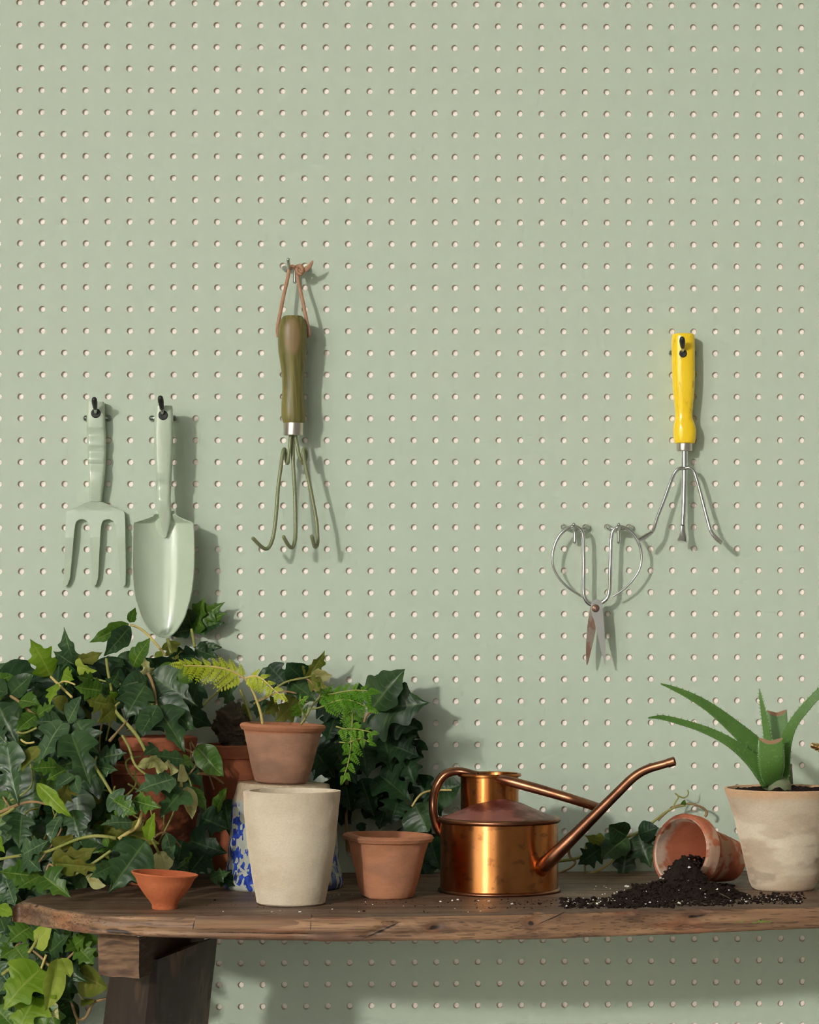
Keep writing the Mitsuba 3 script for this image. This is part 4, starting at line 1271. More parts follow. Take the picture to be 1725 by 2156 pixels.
# ------------------------------------------------------------------ leaves
HALF = {
    'oak': [(0, 0), (.03, .10), (.09, .23), (.17, .32), (.27, .41), (.345, .45), (.365, .34), (.385, .23), (.46, .26), (.55, .35), (.625, .40), (.635, .28), (.65, .17), (.71, .175), (.79, .18), (.805, .11), (.88, .06), (1, 0)],
    'ivy': [(0, 0), (-.04, .10), (-.03, .22), (.02, .32), (.10, .40), (.20, .49), (.31, .56), (.335, .44), (.36, .30), (.41, .20), (.48, .22), (.57, .28), (.655, .31), (.67, .20), (.72, .145), (.80, .12), (.88, .065), (1, 0)],
    'lance': [(0, 0), (.04, .09), (.11, .18), (.20, .26), (.30, .31), (.40, .34), (.47, .345), (.50, .28), (.53, .25), (.60, .25), (.68, .235), (.74, .21), (.76, .165), (.81, .13), (.87, .095), (.92, .06), (.96, .03), (1, 0)],
    'smooth': [(0, 0), (.02, .08), (.06, .17), (.12, .26), (.20, .33), (.29, .375), (.38, .39), (.47, .385), (.55, .36), (.63, .325), (.70, .285), (.76, .24), (.82, .19), (.87, .14), (.91, .10), (.95, .055), (.98, .022), (1, 0)],
    'maple': [(0, 0), (-.07, .08), (-.15, .20), (-.24, .36), (-.12, .37), (-.03, .35), (.05, .50), (.12, .62), (.22, .74), (.25, .56), (.29, .42), (.36, .27), (.44, .32), (.52, .40), (.66, .47), (.67, .32), (.71, .20), (.79, .22), (.83, .12), (.90, .06), (1, 0)],
}


def leaf_mesh(base, tip, w, normal, shape='oak', fold=.18, droop=.5, wave=.05, rng=None, L=None):
    """one leaf: base and tip points, the full width in metres, the side it turns to; folded along the midrib, arched, wavy"""
    base, tip = np.asarray(base, float), np.asarray(tip, float)
    X = tip - base
    ln = np.linalg.norm(X)
    X = X / ln
    N = np.asarray(normal, float)
    N = N - X * (N @ X)
    N /= np.linalg.norm(N)
    Y = np.cross(N, X)
    h1 = np.array(HALF[shape])
    K = 4
    wmax = h1[:, 1].max()
    n, nr = len(h1), 30
    s = np.linspace(0, 1, nr) ** 1.05
    rows_ = []
    for sgn in (-1, 1):
        h = h1.copy()
        h[1:-1, 0] += rng.uniform(-.022, .022, n - 2)
        h[1:-1, 1] *= rng.uniform(.9, 1.08, n - 2) * rng.uniform(.88, 1.1)
        h = np.stack([np.interp(np.linspace(0, n - 1, nr), np.arange(n), h[:, d]) for d in (0, 1)], 1)
        for _ in range(1):
            h[1:-1] = .5 * h[1:-1] + .25 * (h[2:] + h[:-2])
        cols_ = []
        for k in range(0 if sgn < 0 else 1, K + 1):
            q = k / K
            x = s * (1 - q) + h[:, 0] * q
            if q < 1:        # veins run forward to the lobes
                x = s * (1 - q) + h[:, 0] * q - .05 * math.sin(q * math.pi) * np.sin(s * math.pi)
            cols_.append((q * sgn, x, sgn * h[:, 1] * q / (2 * wmax)))
        rows_ += cols_[::-1] if sgn < 0 else cols_
    t = np.array([c[0] for c in rows_])
    x = np.array([c[1] for c in rows_]).T
    y = np.array([c[2] for c in rows_]).T
    m = len(t)
    ph = rng.uniform(0, 6.28, 3)
    yw = y * w
    z = fold * np.abs(yw) + wave * ln * np.abs(t)[None, :] ** 1.5 * np.sin(x * 9 + ph[0] + 2 * (t[None, :] > 0)) * .5 + .02 * ln * np.sin(x * 5 + ph[1]) - rng.uniform(.0, .5) * fold * yw * yw / max(w, 1e-6) * 2
    # small swelling between the side veins
    z += .012 * ln * np.abs(np.sin(s[:, None] * 7 * math.pi)) * np.sin(np.abs(t) * math.pi)[None, :]
    # arch: chord kept from base to tip
    arch = droop * ln * .5 * (x * (1 - x))
    P = base + x[..., None] * ln * X + yw[..., None] * Y + (z + arch)[..., None] * N
    v = P.reshape(-1, 3)
    uv = np.stack([np.repeat(s[:, None], m, 1), np.repeat(t[None, :], nr, 0)], -1).reshape(-1, 2)
    i, j = np.meshgrid(np.arange(nr - 1), np.arange(m - 1), indexing='ij')
    q = np.stack([i * m + j, (i + 1) * m + j, (i + 1) * m + j + 1, i * m + j + 1], -1).reshape(-1, 4)
    return mesh(v, q), uv


TONE = {'D': 'leaf_dark', 'E': 'leaf_deep', 'M': 'leaf_mid', 'L': 'leaf_bright', 'B': 'leaf_sheen', 'O': 'leaf_olive', 'P': 'leaf_pale', 'Y': 'leaf_yellow'}
LR = np.random.default_rng(23)


POTS = [(at(330, 1850, yA)[0], yA, rA(98), ZB, zat(1604, yA)), (at(333, 1600, yA)[0], yA, rA(80), zat(1640, yA), zat(1549, yA)), (at(498, 1850, yB)[0], yB, rB(70), ZB, zat(1566, yB)),
        (at(597, 1760, yG)[0], yG, rG(112), ZB, zat(1648, yG)), (at(592, 1648, yG)[0], yG, rG(80), zF, zat(1523, yG)), (at(347, 1913, yC)[0], yC, rC(62), ZB, ZB + hC)]


def pot_hit(v):
    return any((np.hypot(v[:, 0] - q[0], v[:, 1] - q[1]) < q[2])[(v[:, 2] > q[3]) & (v[:, 2] < q[4])].any() for q in POTS)


def add_leaf(plant, b, t, w, tone, shape=None, yb=None, yt=None, face=None, fold=None, droop=None, wave=.05, skip_hits=False):
    """b, t: base and tip in pixels; w: full width in pixels at that distance; yb, yt: their depths"""
    B, Tp = at(b[0], b[1], yb), at(t[0], t[1], yt)
    Lp = math.hypot(t[0] - b[0], t[1] - b[1])
    shape = shape or ('oak' if LR.uniform() < .55 else 'ivy' if LR.uniform() < .6 else 'lance')
    if w < .48 * Lp and shape in ('ivy', 'maple'):
        shape = 'lance'
    nrm = np.array([LR.uniform(-.75, .35) if tone != 'B' else LR.uniform(-.8, -.35), -1.0, LR.uniform(-.02, .55)]) if face is None else np.array(face, float)
    fold = LR.uniform(.05, .35) if fold is None else fold
    droop = LR.uniform(.1, .5) if droop is None else droop
    seed = int(LR.integers(1 << 30))
    for _ in range(12):       # nor does it cut into a pot: it moves forward until it is free
        ms, uv = leaf_mesh(B, Tp, w * mpp((yb + yt) / 2) * 1.2, nrm, shape, fold, droop, wave, np.random.default_rng(seed))
        if not pot_hit(ms.vertices):
            break
        if skip_hits:
            return None
        yb, yt = yb - .010, yt - .010
        B, Tp = at(b[0], b[1], yb), at(t[0], t[1], yt)
    for _ in range(24):       # no leaf sinks into the bench: it moves back until it clears the top
        ms, uv = leaf_mesh(B, Tp, w * mpp((yb + yt) / 2) * 1.2, nrm, shape, fold, droop, wave, np.random.default_rng(seed))
        v = ms.vertices
        inside = (v[:, 0] > np.interp(v[:, 1], _by, _bx) - .004) & (v[:, 1] > -.43) & (v[:, 2] < ZB + .001) & (v[:, 2] > ZB - .07)
        if (plant == 'grape_ivy_001' and max(b[1], t[1]) > 1930) or not inside.any() or max(yb, yt) > -.03:
            break
        yb, yt = yb + .009, yt + .009
        B, Tp = at(b[0], b[1], yb), at(t[0], t[1], yt)
    return part(plant, 'leaf', ms, TONE[tone], True, uv=uv)


def add_stem(plant, pts, r, mat='stem_green', n=30):
    """pts (px, py, depth)"""
    r = [q * .00041 for q in r] if np.ndim(r) else r * .00041
    return part(plant, 'stem', tube([at(*p) for p in pts], r, n, 8), mat, True)


A_ = lambda u, v: (u / 3.594, 1240 + v / 3.594)
B_ = lambda u, v: (360 + u / 2.875, 1340 + v / 2.875)
C_ = lambda u, v: (u / 3.08, 1640 + v / 3.08)
W_ = lambda u, v: (860 + u / 2.875, 1560 + v / 2.875)
V_ = lambda u, v: (1160 + u / 3.053, 1420 + v / 3.053)


def bulge(px, py):
    """how far the ivy mass comes forward"""
    a = max(0, 1 - ((px - 210) / 330) ** 2) * min(1, max(0, (py - 1300) / 330)) * (1 if py < 1900 else .55)
    return -.080 - .215 * a


ivy = thing('grape_ivy', 'large dark green grape ivy spilling over the left end of the bench', 'ivy plant')


def L1(zf, k, b, t, w, tone, shape=None, d=0.0, face=None, lim=-.04, **kw):
    """a leaf seen in the photograph: base, tip and width in zoom coordinates; d: forward of the mass"""
    b, t, w = zf(*b), zf(*t), w / k
    y = bulge((b[0] + t[0]) / 2, (b[1] + t[1]) / 2) - .012 - d
    L1.n += 1
    y = min(lim, y - .0004 * (L1.n % 7))
    return add_leaf(L1.plant, b, t, w, tone, shape, y + .006, y - .010, face, **kw)


L1.n = 0
L1.plant = ivy
a = lambda *q, **k: L1(A_, 3.594, *q, **k)
c = lambda *q, **k: L1(C_, 3.08, *q, **k)
BACK = (.3, -1, -.5)     # seen against the light or from below
# top of the mass
a((388, 665), (228, 378), 200, 'L', 'oak', face=(.5, -1, -.2), fold=.05)
a((430, 715), (380, 890), 120, 'L', 'oak')
a((585, 585), (480, 290), 260, 'B', 'ivy', fold=.25)
a((578, 580), (402, 470), 170, 'B', 'oak', d=-.004)
a((590, 545), (775, 480), 120, 'O', 'lance', face=BACK)
a((585, 585), (735, 620), 150, 'Y', 'ivy', d=.004, face=BACK)
a((978, 262), (676, 405), 125, 'M', 'lance', fold=.4)
a((985, 255), (1025, 140), 70, 'M', 'lance')
a((985, 282), (785, 510), 150, 'D', 'lance', face=(.5, -1, .2))
a((1010, 590), (1135, 372), 150, 'M', 'lance', face=(-.4, -1, .3))
a((1120, 640), (1085, 505), 110, 'P', 'ivy', face=BACK, wave=.12)
a((1440, 300), (1560, 60), 230, 'M', 'ivy', d=-.085, lim=-.018, droop=.1)
a((1450, 295), (1720, 180), 170, 'M', 'oak', d=-.085, lim=-.018, droop=.1)
a((1440, 270), (1700, 100), 170, 'M', 'oak', d=-.085, lim=-.018, droop=.1)
a((1445, 300), (1700, 255), 110, 'D', 'lance', d=-.085, lim=-.018, droop=.1)
a((1440, 310), (1280, 345), 120, 'D', 'lance', d=-.085, lim=-.018, droop=.1)
a((1450, 300), (1400, 130), 120, 'D', 'lance', d=-.085, lim=-.018, droop=.1)
a((1475, 445), (1680, 440), 80, 'D', 'lance', d=-.085, lim=-.018, droop=.1)
a((1475, 450), (1665, 530), 120, 'D', 'oak', d=-.085, lim=-.018, droop=.1)
a((1280, 390), (1340, 570), 150, 'O', 'oak', face=BACK, d=-.085, lim=-.018, droop=.1)
a((1180, 480), (1240, 550), 70, 'Y', 'lance', d=-.085, lim=-.018, droop=.1)
a((1480, 500), (1260, 520), 150, 'E', 'oak', d=-.085, lim=-.018, droop=.1)
# the middle compound leaves
a((1160, 660), (1500, 890), 340, 'D', 'ivy', d=.022, fold=.1)
a((1110, 690), (920, 735), 160, 'B', 'smooth', d=.020)
a((1105, 700), (870, 840), 150, 'D', 'lance', d=.012)
a((1100, 720), (950, 1000), 230, 'D', 'oak', d=.016)
a((1190, 880), (1060, 1130), 190, 'D', 'smooth', d=.020)
a((1190, 830), (1470, 1070), 210, 'D', 'smooth', d=.024)
a((1200, 910), (1400, 1245), 260, 'D', 'ivy', d=.026)
a((1420, 800), (1300, 960), 200, 'E', 'oak', d=.004)
a((1500, 700), (1420, 1000), 200, 'E', 'oak', d=-.01)
# left
a((75, 810), (250, 645), 160, 'D', 'smooth', fold=.4)
a((-20, 700), (100, 650), 100, 'M', 'lance')
a((-60, 760), (60, 790), 180, 'D', 'smooth')
a((770, 770), (560, 740), 170, 'M', 'oak', d=.006)
a((700, 690), (580, 660), 110, 'M', 'oak', d=.004)
a((480, 640), (560, 690), 140, 'L', 'oak', d=-.005)
a((860, 880), (640, 840), 170, 'O', 'oak', d=.010, face=BACK)
a((870, 890), (735, 1015), 150, 'O', 'oak', d=.014, face=BACK)
a((875, 860), (825, 775), 90, 'L', 'lance', d=.012)
a((800, 800), (900, 620), 150, 'D', 'oak', d=-.01)
a((900, 560), (860, 600), 120, 'E', 'oak', d=-.03)
a((515, 890), (395, 830), 110, 'O', 'smooth', d=.008)
a((520, 1010), (610, 810), 160, 'B', 'lance', d=.014, fold=.3)
a((470, 1010), (262, 1010), 190, 'B', 'oak', d=.016)
a((480, 1015), (285, 1340), 290, 'B', 'ivy', d=.018, fold=.15)
a((575, 1000), (755, 1260), 250, 'D', 'oak', d=.012)
a((535, 1100), (690, 1510), 300, 'D', 'ivy', d=.024, fold=.2)
a((530, 1050), (440, 1280), 160, 'D', 'lance', d=.008)
a((270, 955), (120, 1080), 130, 'M', 'lance', d=.008, fold=.5)
a((150, 840), (300, 875), 140, 'M', 'lance', d=.004)
a((280, 960), (420, 880), 110, 'M', 'oak', d=.002)
a((-20, 860), (145, 1200), 220, 'D', 'oak', d=.010)
a((-40, 1060), (60, 1180), 150, 'B', 'oak', d=.012)
a((50, 1180), (140, 1640), 270, 'B', 'ivy', d=.020, fold=.2)
a((300, 1180), (165, 1390), 130, 'O', 'lance', d=.006)
a((750, 1285), (965, 1240), 180, 'D', 'oak', d=.008)
a((720, 1340), (900, 1375), 150, 'D', 'oak', d=.006)
a((280, 1470), (550, 1735), 120, 'L', 'lance', d=.028, fold=.5)
a((500, 1365), (350, 1450), 140, 'M', 'oak', d=.014)
a((440, 1350), (230, 1360), 130, 'M', 'oak', d=.004)
a((560, 1420), (600, 1550), 110, 'B', 'smooth', d=.012)
a((560, 1410), (425, 1505), 110, 'B', 'smooth', d=.016, fold=.4)
a((540, 1445), (430, 1655), 160, 'O', 'oak', d=.006, face=BACK)
a((1200, 1280), (1025, 1335), 110, 'P', 'lance', d=.030, face=BACK, wave=.15)
a((1210, 1285), (1200, 1400), 120, 'P', 'lance', d=.031, face=BACK, wave=.15)
a((1290, 1310), (1290, 1415), 110, 'P', 'lance', d=.031, face=BACK, wave=.15)
a((1400, 1350), (1345, 1455), 120, 'P', 'smooth', d=.031, face=BACK)
a((1390, 1290), (1140, 1255), 110, 'D', 'oak', d=.033)
a((1490, 1195), (1690, 1420), 170, 'M', 'smooth', d=.020, fold=.3)
a((1385, 1530), (1215, 1735), 290, 'D', 'ivy', d=.034, fold=.15)
a((1330, 1430), (1020, 1545), 210, 'B', 'oak', d=.022)
a((1410, 1500), (1455, 1740), 110, 'P', 'smooth', d=.034, face=BACK, fold=.5)
a((1425, 1498), (1565, 1690), 110, 'M', 'lance', d=.032, fold=.5)
a((860, 1600), (1040, 1705), 150, 'M', 'oak', d=.024)
a((1000, 1600), (1220, 1660), 140, 'M', 'oak', d=.030)
a((1640, 1690), (1715, 1500), 90, 'M', 'lance', d=.016, fold=.5)
a((1190, 1200), (1080, 1260), 120, 'D', 'oak', d=.02)
a((1450, 1300), (1350, 1330), 120, 'M', 'oak', d=.028)
# lower left
c((135, 225), (15, 430), 170, 'D', 'oak', d=.012)
c((140, 225), (125, 460), 160, 'D', 'oak', d=.016)
c((395, 240), (325, 420), 110, 'B', 'lance', d=.014)
c((470, 200), (530, 430), 150, 'D', 'oak', d=.008)
c((150, 490), (325, 400), 150, 'B', 'oak', d=.026)
c((160, 495), (275, 600), 150, 'B', 'oak', d=.028)
c((200, 430), (160, 560), 120, 'B', 'oak', d=.022)
c((355, 440), (475, 360), 110, 'O', 'smooth', d=.014, face=BACK)
c((345, 545), (625, 450), 200, 'O', 'oak', d=.018, face=BACK)
c((345, 550), (695, 560), 150, 'O', 'oak', d=.020, face=BACK)
c((945, 400), (700, 745), 260, 'D', 'oak', d=.040, fold=.2)
c((900, 420), (720, 470), 130, 'D', 'lance', d=.036)
c((735, 560), (580, 640), 130, 'D', 'oak', d=.030)
c((1035, 470), (1080, 610), 150, 'P', 'smooth', d=.026, face=BACK)
c((1075, 350), (1130, 530), 100, 'B', 'lance', d=.030)
c((960, 395), (1005, 215), 80, 'L', 'lance', d=.046, fold=.6)
c((265, 640), (-10, 600), 190, 'M', 'oak', d=.036)
c((265, 625), (100, 720), 120, 'M', 'oak', d=.034)
c((280, 630), (460, 770), 220, 'M', 'ivy', d=.040)
c((40, 650), (100, 830), 140, 'B', 'oak', d=.020)
c((-20, 690), (60, 800), 140, 'B', 'oak', d=.024)
c((-10, 830), (95, 880), 90, 'L', 'lance', d=.004)
c((-10, 380), (30, 480), 90, 'L', 'oak', d=.02)
c((700, 110), (900, 230), 170, 'B', 'oak', d=.018)
c((860, 280), (650, 300), 120, 'B', 'oak', d=.020)
c((680, 380), (700, 440), 60, 'M', 'smooth', d=.018)
c((1200, 530), (1250, 480), 60, 'M', 'smooth', d=.018)
c((1300, 250), (1490, 330), 200, 'E', 'oak', d=.0)
c((1230, 400), (1480, 480), 250, 'E', 'ivy', d=.006)
c((1330, 480), (1220, 620), 200, 'E', 'oak', d=.002)
c((1180, 400), (1150, 560), 160, 'E', 'oak', d=.002)
c((560, 640), (690, 690), 90, 'P', 'smooth', d=.012, face=BACK)
# leaves lying on the bench, right of the cup
c((1390, 690), (1590, 765), 150, 'D', 'ivy', d=.055, droop=.8)
c((1360, 650), (1500, 600), 110, 'D', 'oak', d=.045)
c((1330, 770), (1265, 690), 70, 'M', 'lance', d=.055)
c((1440, 640), (1560, 690), 110, 'E', 'oak', d=.04)
# below the bench's end: a plant of its own
ivy_low = thing('grape_ivy', 'ivy behind the left end of the bench, its sunlit bright green leaves hanging below', 'ivy plant')
L1.plant = ivy_low
LOW = dict(face=(-.2, -1, .45))
c((200, 960), (50, 1065), 190, 'M', 'oak', **LOW)
c((230, 1085), (330, 960), 130, 'Y', 'smooth', **LOW)
c((320, 1125), (455, 1010), 170, 'D', 'oak', **LOW)
c((505, 1085), (420, 1120), 150, 'M', 'ivy', d=.010, **LOW)
c((500, 1085), (612, 1205), 160, 'M', 'oak', d=.012, **LOW)
c((480, 1085), (560, 1020), 120, 'M', 'oak', d=.008, **LOW)
c((330, 1170), (570, 1320), 230, 'D', 'ivy', d=-.01)
c((420, 1120), (450, 1380), 180, 'D', 'oak', d=-.02)
c((262, 1228), (20, 1500), 370, 'L', 'ivy', d=.030, fold=.08, wave=.03, **LOW)
c((262, 1240), (10, 1370), 200, 'L', 'oak', d=.016, **LOW)
c((215, 1420), (300, 1620), 240, 'M', 'oak', d=.012, **LOW)
c((230, 1420), (100, 1680), 300, 'L', 'ivy', d=.026, wave=.03, **LOW)
c((375, 1165), (292, 1510), 150, 'Y', 'smooth', d=.022, face=(.8, -1, .2), fold=.4)
c((400, 1160), (455, 1290), 90, 'Y', 'smooth', d=.020, face=(.6, -1, .3))
c((-20, 1060), (100, 1095), 110, 'B', 'oak', **LOW)
c((105, 1100), (0, 1165), 160, 'M', 'oak', d=.008, **LOW)
c((100, 1090), (180, 1200), 150, 'M', 'oak', d=.004, **LOW)
c((520, 1255), (700, 1360), 200, 'O', 'smooth', d=-.02, face=BACK)
c((330, 1450), (385, 1560), 70, 'P', 'lance', d=.004)
c((600, 1430), (530, 1485), 80, 'O', 'smooth', d=-.03)
c((-30, 1480), (100, 1620), 140, 'M', 'oak', d=.01, **LOW)
c((-30, 1200), (60, 1330), 140, 'B', 'oak', d=.0, **LOW)
c((330, 1000), (240, 1180), 170, 'D', 'oak', d=-.02)
c((60, 930), (160, 1010), 150, 'E', 'oak', d=-.02)
c((0, 900), (60, 1030), 150, 'D', 'oak', d=-.02)
c((440, 1300), (350, 1500), 190, 'D', 'oak', d=-.03)
L1.plant = ivy
L1.plant = ivy
for b, t, w in (((150, 690), (70, 770), 130), ((250, 650), (330, 720), 150), ((420, 650), (380, 740), 150), ((520, 650), (560, 730), 130), ((600, 640), (640, 720), 120), ((330, 640), (250, 730), 140), ((60, 720), (20, 830), 130), ((480, 690), (420, 730), 110)):
    c(b, t, w, 'E' if LR.uniform() < .6 else 'D', 'oak', d=-.2, lim=-.03)
# stems that show
st = lambda zf, pts, r, mat='stem_green', d=.02, pl=None: add_stem(pl or ivy, [(*zf(u, v), bulge(*zf(u, v)) - d) for u, v in pts], r, mat)
st(A_, [(985, 270), (1060, 300), (1150, 380), (1250, 500)], [3.0, 3.6, 3.6], 'stem_straw', .0)
st(A_, [(805, 530), (820, 640), (845, 770)], 4.0, 'stem_green', .006)
st(A_, [(385, 665), (440, 720), (545, 820)], 3.6, 'stem_straw', .006)
st(A_, [(440, 720), (480, 700), (570, 725)], 2.6, 'stem_straw', .008)
st(A_, [(585, 580), (640, 640), (720, 680), (915, 720)], 2.6, 'stem_green', .006)
st(A_, [(1120, 640), (1150, 700), (1180, 830), (1195, 910), (1290, 1130)], [5, 4, 3, 2, 1.2], 'stem_brown', .034)
st(A_, [(905, 860), (870, 900), (950, 1010), (1050, 1130), (1110, 1250)], [3, 5, 5, 4], 'stem_green', .028)
st(A_, [(960, 1000), (900, 1070), (830, 1150)], [3, 3, 4.5], 'stem_brown', .030)
st(A_, [(925, 1110), (980, 1210), (1030, 1340), (1130, 1420)], 3.4, 'stem_green', .026)
st(A_, [(730, 1270), (720, 1330), (770, 1420), (865, 1580)], [3, 4, 4], 'stem_green', .022)
st(A_, [(80, 810), (140, 850), (185, 890), (270, 960)], [4, 4, 3], 'stem_brown', .012)
st(A_, [(130, 1080), (180, 1090), (280, 1050)], 3, 'stem_green', .016)
st(A_, [(160, 1140), (200, 1165), (260, 1160)], 3, 'stem_straw', .018)
st(A_, [(0, 1690), (120, 1640), (250, 1610), (350, 1630)], [5, 4, 3], 'stem_brown', .026)
st(A_, [(0, 1720), (60, 1690), (110, 1655)], 4, 'stem_green', .026)
st(A_, [(1400, 1290), (1370, 1370), (1375, 1500)], 3.4, 'stem_straw', .034)
st(A_, [(1500, 1400), (1600, 1410), (1690, 1470)], [4, 4, 3], 'stem_brown', .022)
st(A_, [(1450, 305), (1460, 360), (1475, 440)], 4, 'stem_green', -.045)
st(A_, [(1270, 380), (1300, 490)], 5, 'stem_green', -.04)
st(A_, [(1530, 890), (1600, 820), (1670, 760)], 3.2, 'stem_green', -.02)
st(C_, [(0, 520), (150, 495), (310, 470), (480, 400), (620, 370), (750, 385)], [4, 4, 4, 5], 'stem_green', .032)
st(C_, [(475, 625), (600, 550), (720, 465)], 4, 'stem_green', .030)
st(C_, [(770, 390), (830, 350), (885, 310), (920, 210)], [5, 5, 4], 'stem_straw', .036)
st(C_, [(985, 390), (1010, 440), (1030, 480)], 3.6, 'stem_green', .032)
st(C_, [(1000, 380), (1060, 350), (1170, 440)], [3, 4, 3], 'stem_brown', .030)
st(C_, [(345, 550), (400, 440), (420, 400)], 2.4, 'stem_straw', .024)
st(C_, [(300, 620), (320, 555), (350, 570)], 3, 'stem_brown', .036)
st(C_, [(0, 1280), (110, 1195), (200, 1110), (265, 980)], [5, 5, 4], 'stem_green', .016, ivy_low)
st(C_, [(95, 1190), (100, 1090), (140, 1060)], 2.4, 'stem_brown', .016, ivy_low)
st(C_, [(215, 1115), (280, 1170), (345, 1225), (400, 1200), (500, 1105)], [3, 4, 4, 3], 'stem_brown', .016, ivy_low)
st(C_, [(265, 1235), (300, 1140)], 3.4, 'stem_straw', .022, ivy_low)
st(C_, [(450, 1410), (480, 1500), (510, 1560), (560, 1540), (600, 1460), (690, 1425)], [3.5, 4, 4.5, 4], 'stem_brown', -.02, ivy_low)
st(C_, [(490, 1360), (540, 1430), (570, 1455)], 3, 'stem_green', -.02, ivy_low)
st(C_, [(505, 1560), (500, 1620)], 4, 'stem_brown', -.02, ivy_low)
# filling foliage deeper in the mass
nfill = 0
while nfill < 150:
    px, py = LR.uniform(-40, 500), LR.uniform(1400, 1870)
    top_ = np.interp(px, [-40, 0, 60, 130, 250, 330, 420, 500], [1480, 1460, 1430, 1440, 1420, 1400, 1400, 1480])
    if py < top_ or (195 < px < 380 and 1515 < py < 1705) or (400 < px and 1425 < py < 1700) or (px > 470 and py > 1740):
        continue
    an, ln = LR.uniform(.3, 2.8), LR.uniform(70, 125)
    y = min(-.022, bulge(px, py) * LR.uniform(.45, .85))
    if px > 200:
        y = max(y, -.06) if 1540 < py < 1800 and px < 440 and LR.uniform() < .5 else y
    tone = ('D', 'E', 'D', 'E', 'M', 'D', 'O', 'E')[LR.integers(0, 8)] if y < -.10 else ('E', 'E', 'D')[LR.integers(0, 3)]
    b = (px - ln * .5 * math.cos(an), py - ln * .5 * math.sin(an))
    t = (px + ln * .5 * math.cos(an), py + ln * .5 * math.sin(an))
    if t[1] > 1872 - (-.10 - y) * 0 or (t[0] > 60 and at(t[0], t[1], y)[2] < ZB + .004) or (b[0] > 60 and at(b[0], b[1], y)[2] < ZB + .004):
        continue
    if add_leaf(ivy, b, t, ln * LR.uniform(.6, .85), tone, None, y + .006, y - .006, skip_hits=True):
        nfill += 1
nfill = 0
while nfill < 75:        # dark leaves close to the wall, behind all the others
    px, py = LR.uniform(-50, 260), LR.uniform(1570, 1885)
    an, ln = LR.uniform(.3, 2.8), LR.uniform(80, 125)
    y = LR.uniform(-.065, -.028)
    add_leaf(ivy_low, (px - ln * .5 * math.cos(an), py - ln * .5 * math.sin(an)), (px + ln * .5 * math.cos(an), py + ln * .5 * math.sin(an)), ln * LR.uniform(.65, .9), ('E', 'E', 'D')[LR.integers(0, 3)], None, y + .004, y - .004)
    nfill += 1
nfill = 0
while nfill < 70:
    px, py = LR.uniform(-60, 190), LR.uniform(1870, 2150)
    if py > 2010 and px > 125 or py < 1960 and px > 20:
        continue
    an, ln = LR.uniform(.5, 2.8), LR.uniform(70, 115)
    y = LR.uniform(-.15, -.03)
    if py < 1985:
        y = LR.uniform(-.09, -.03)
    add_leaf(ivy_low, (px - ln * .5 * math.cos(an), py - ln * .5 * math.sin(an)), (px + ln * .5 * math.cos(an), py + ln * .5 * math.sin(an)), ln * LR.uniform(.6, .85), ('M', 'D', 'D', 'M', 'B', 'E')[LR.integers(0, 6)], None, y + .006, y - .006)
    nfill += 1
for i in range(26):        # inner stems
    px, py = LR.uniform(0, 440), LR.uniform(1470, 1760)
    q = [(px, py, bulge(px, py) * .8), (px + LR.uniform(-40, 40), py + LR.uniform(10, 60), bulge(px, py) * .85), (px + LR.uniform(-60, 60), py + LR.uniform(50, 110), bulge(px, py) * .8)]
    add_stem(ivy, q, 2.6, ('stem_green', 'stem_brown')[i % 2], 12)

# the ivy with big lobed leaves behind the pots
iv2 = thing('lobed_ivy', 'dark ivy with big pointed lobed leaves behind the fern pot and the glazed pot', 'ivy plant')
L1.plant = iv2


def b_(bq, t, w, tone, shape=None, y=-.05, **kw):
    b0, t0 = B_(*bq), B_(*t)
    add_leaf(iv2, b0, t0, w / 2.875, tone, shape, y + .004, y - .008, **kw)


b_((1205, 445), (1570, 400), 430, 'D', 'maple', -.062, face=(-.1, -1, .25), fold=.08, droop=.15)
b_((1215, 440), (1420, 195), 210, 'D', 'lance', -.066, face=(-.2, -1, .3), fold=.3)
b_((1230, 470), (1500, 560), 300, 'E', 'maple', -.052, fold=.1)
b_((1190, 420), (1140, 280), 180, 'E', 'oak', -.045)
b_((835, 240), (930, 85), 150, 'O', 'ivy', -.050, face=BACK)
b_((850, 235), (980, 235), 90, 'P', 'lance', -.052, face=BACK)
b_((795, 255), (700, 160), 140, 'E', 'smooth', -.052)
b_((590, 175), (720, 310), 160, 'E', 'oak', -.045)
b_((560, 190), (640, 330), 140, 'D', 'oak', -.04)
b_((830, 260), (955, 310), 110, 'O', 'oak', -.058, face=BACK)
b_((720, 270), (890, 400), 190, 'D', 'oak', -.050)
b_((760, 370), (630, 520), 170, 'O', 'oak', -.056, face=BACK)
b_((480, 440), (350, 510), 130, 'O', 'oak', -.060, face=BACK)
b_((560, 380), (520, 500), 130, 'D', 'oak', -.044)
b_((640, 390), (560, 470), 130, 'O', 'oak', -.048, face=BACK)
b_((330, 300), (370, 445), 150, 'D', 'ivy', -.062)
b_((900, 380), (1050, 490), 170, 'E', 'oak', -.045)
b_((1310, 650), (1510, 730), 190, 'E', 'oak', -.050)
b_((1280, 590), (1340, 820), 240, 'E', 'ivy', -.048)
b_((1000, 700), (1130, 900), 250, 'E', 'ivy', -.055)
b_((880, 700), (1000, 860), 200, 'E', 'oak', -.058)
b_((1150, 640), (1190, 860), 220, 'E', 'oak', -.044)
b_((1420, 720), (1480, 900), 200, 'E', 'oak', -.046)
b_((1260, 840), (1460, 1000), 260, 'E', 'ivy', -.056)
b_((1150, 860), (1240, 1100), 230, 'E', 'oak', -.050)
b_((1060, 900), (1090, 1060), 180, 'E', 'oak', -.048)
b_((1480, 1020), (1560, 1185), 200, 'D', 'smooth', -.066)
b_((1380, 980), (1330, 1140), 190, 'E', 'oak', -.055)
b_((1460, 1120), (1500, 1300), 220, 'E', 'oak', -.05)
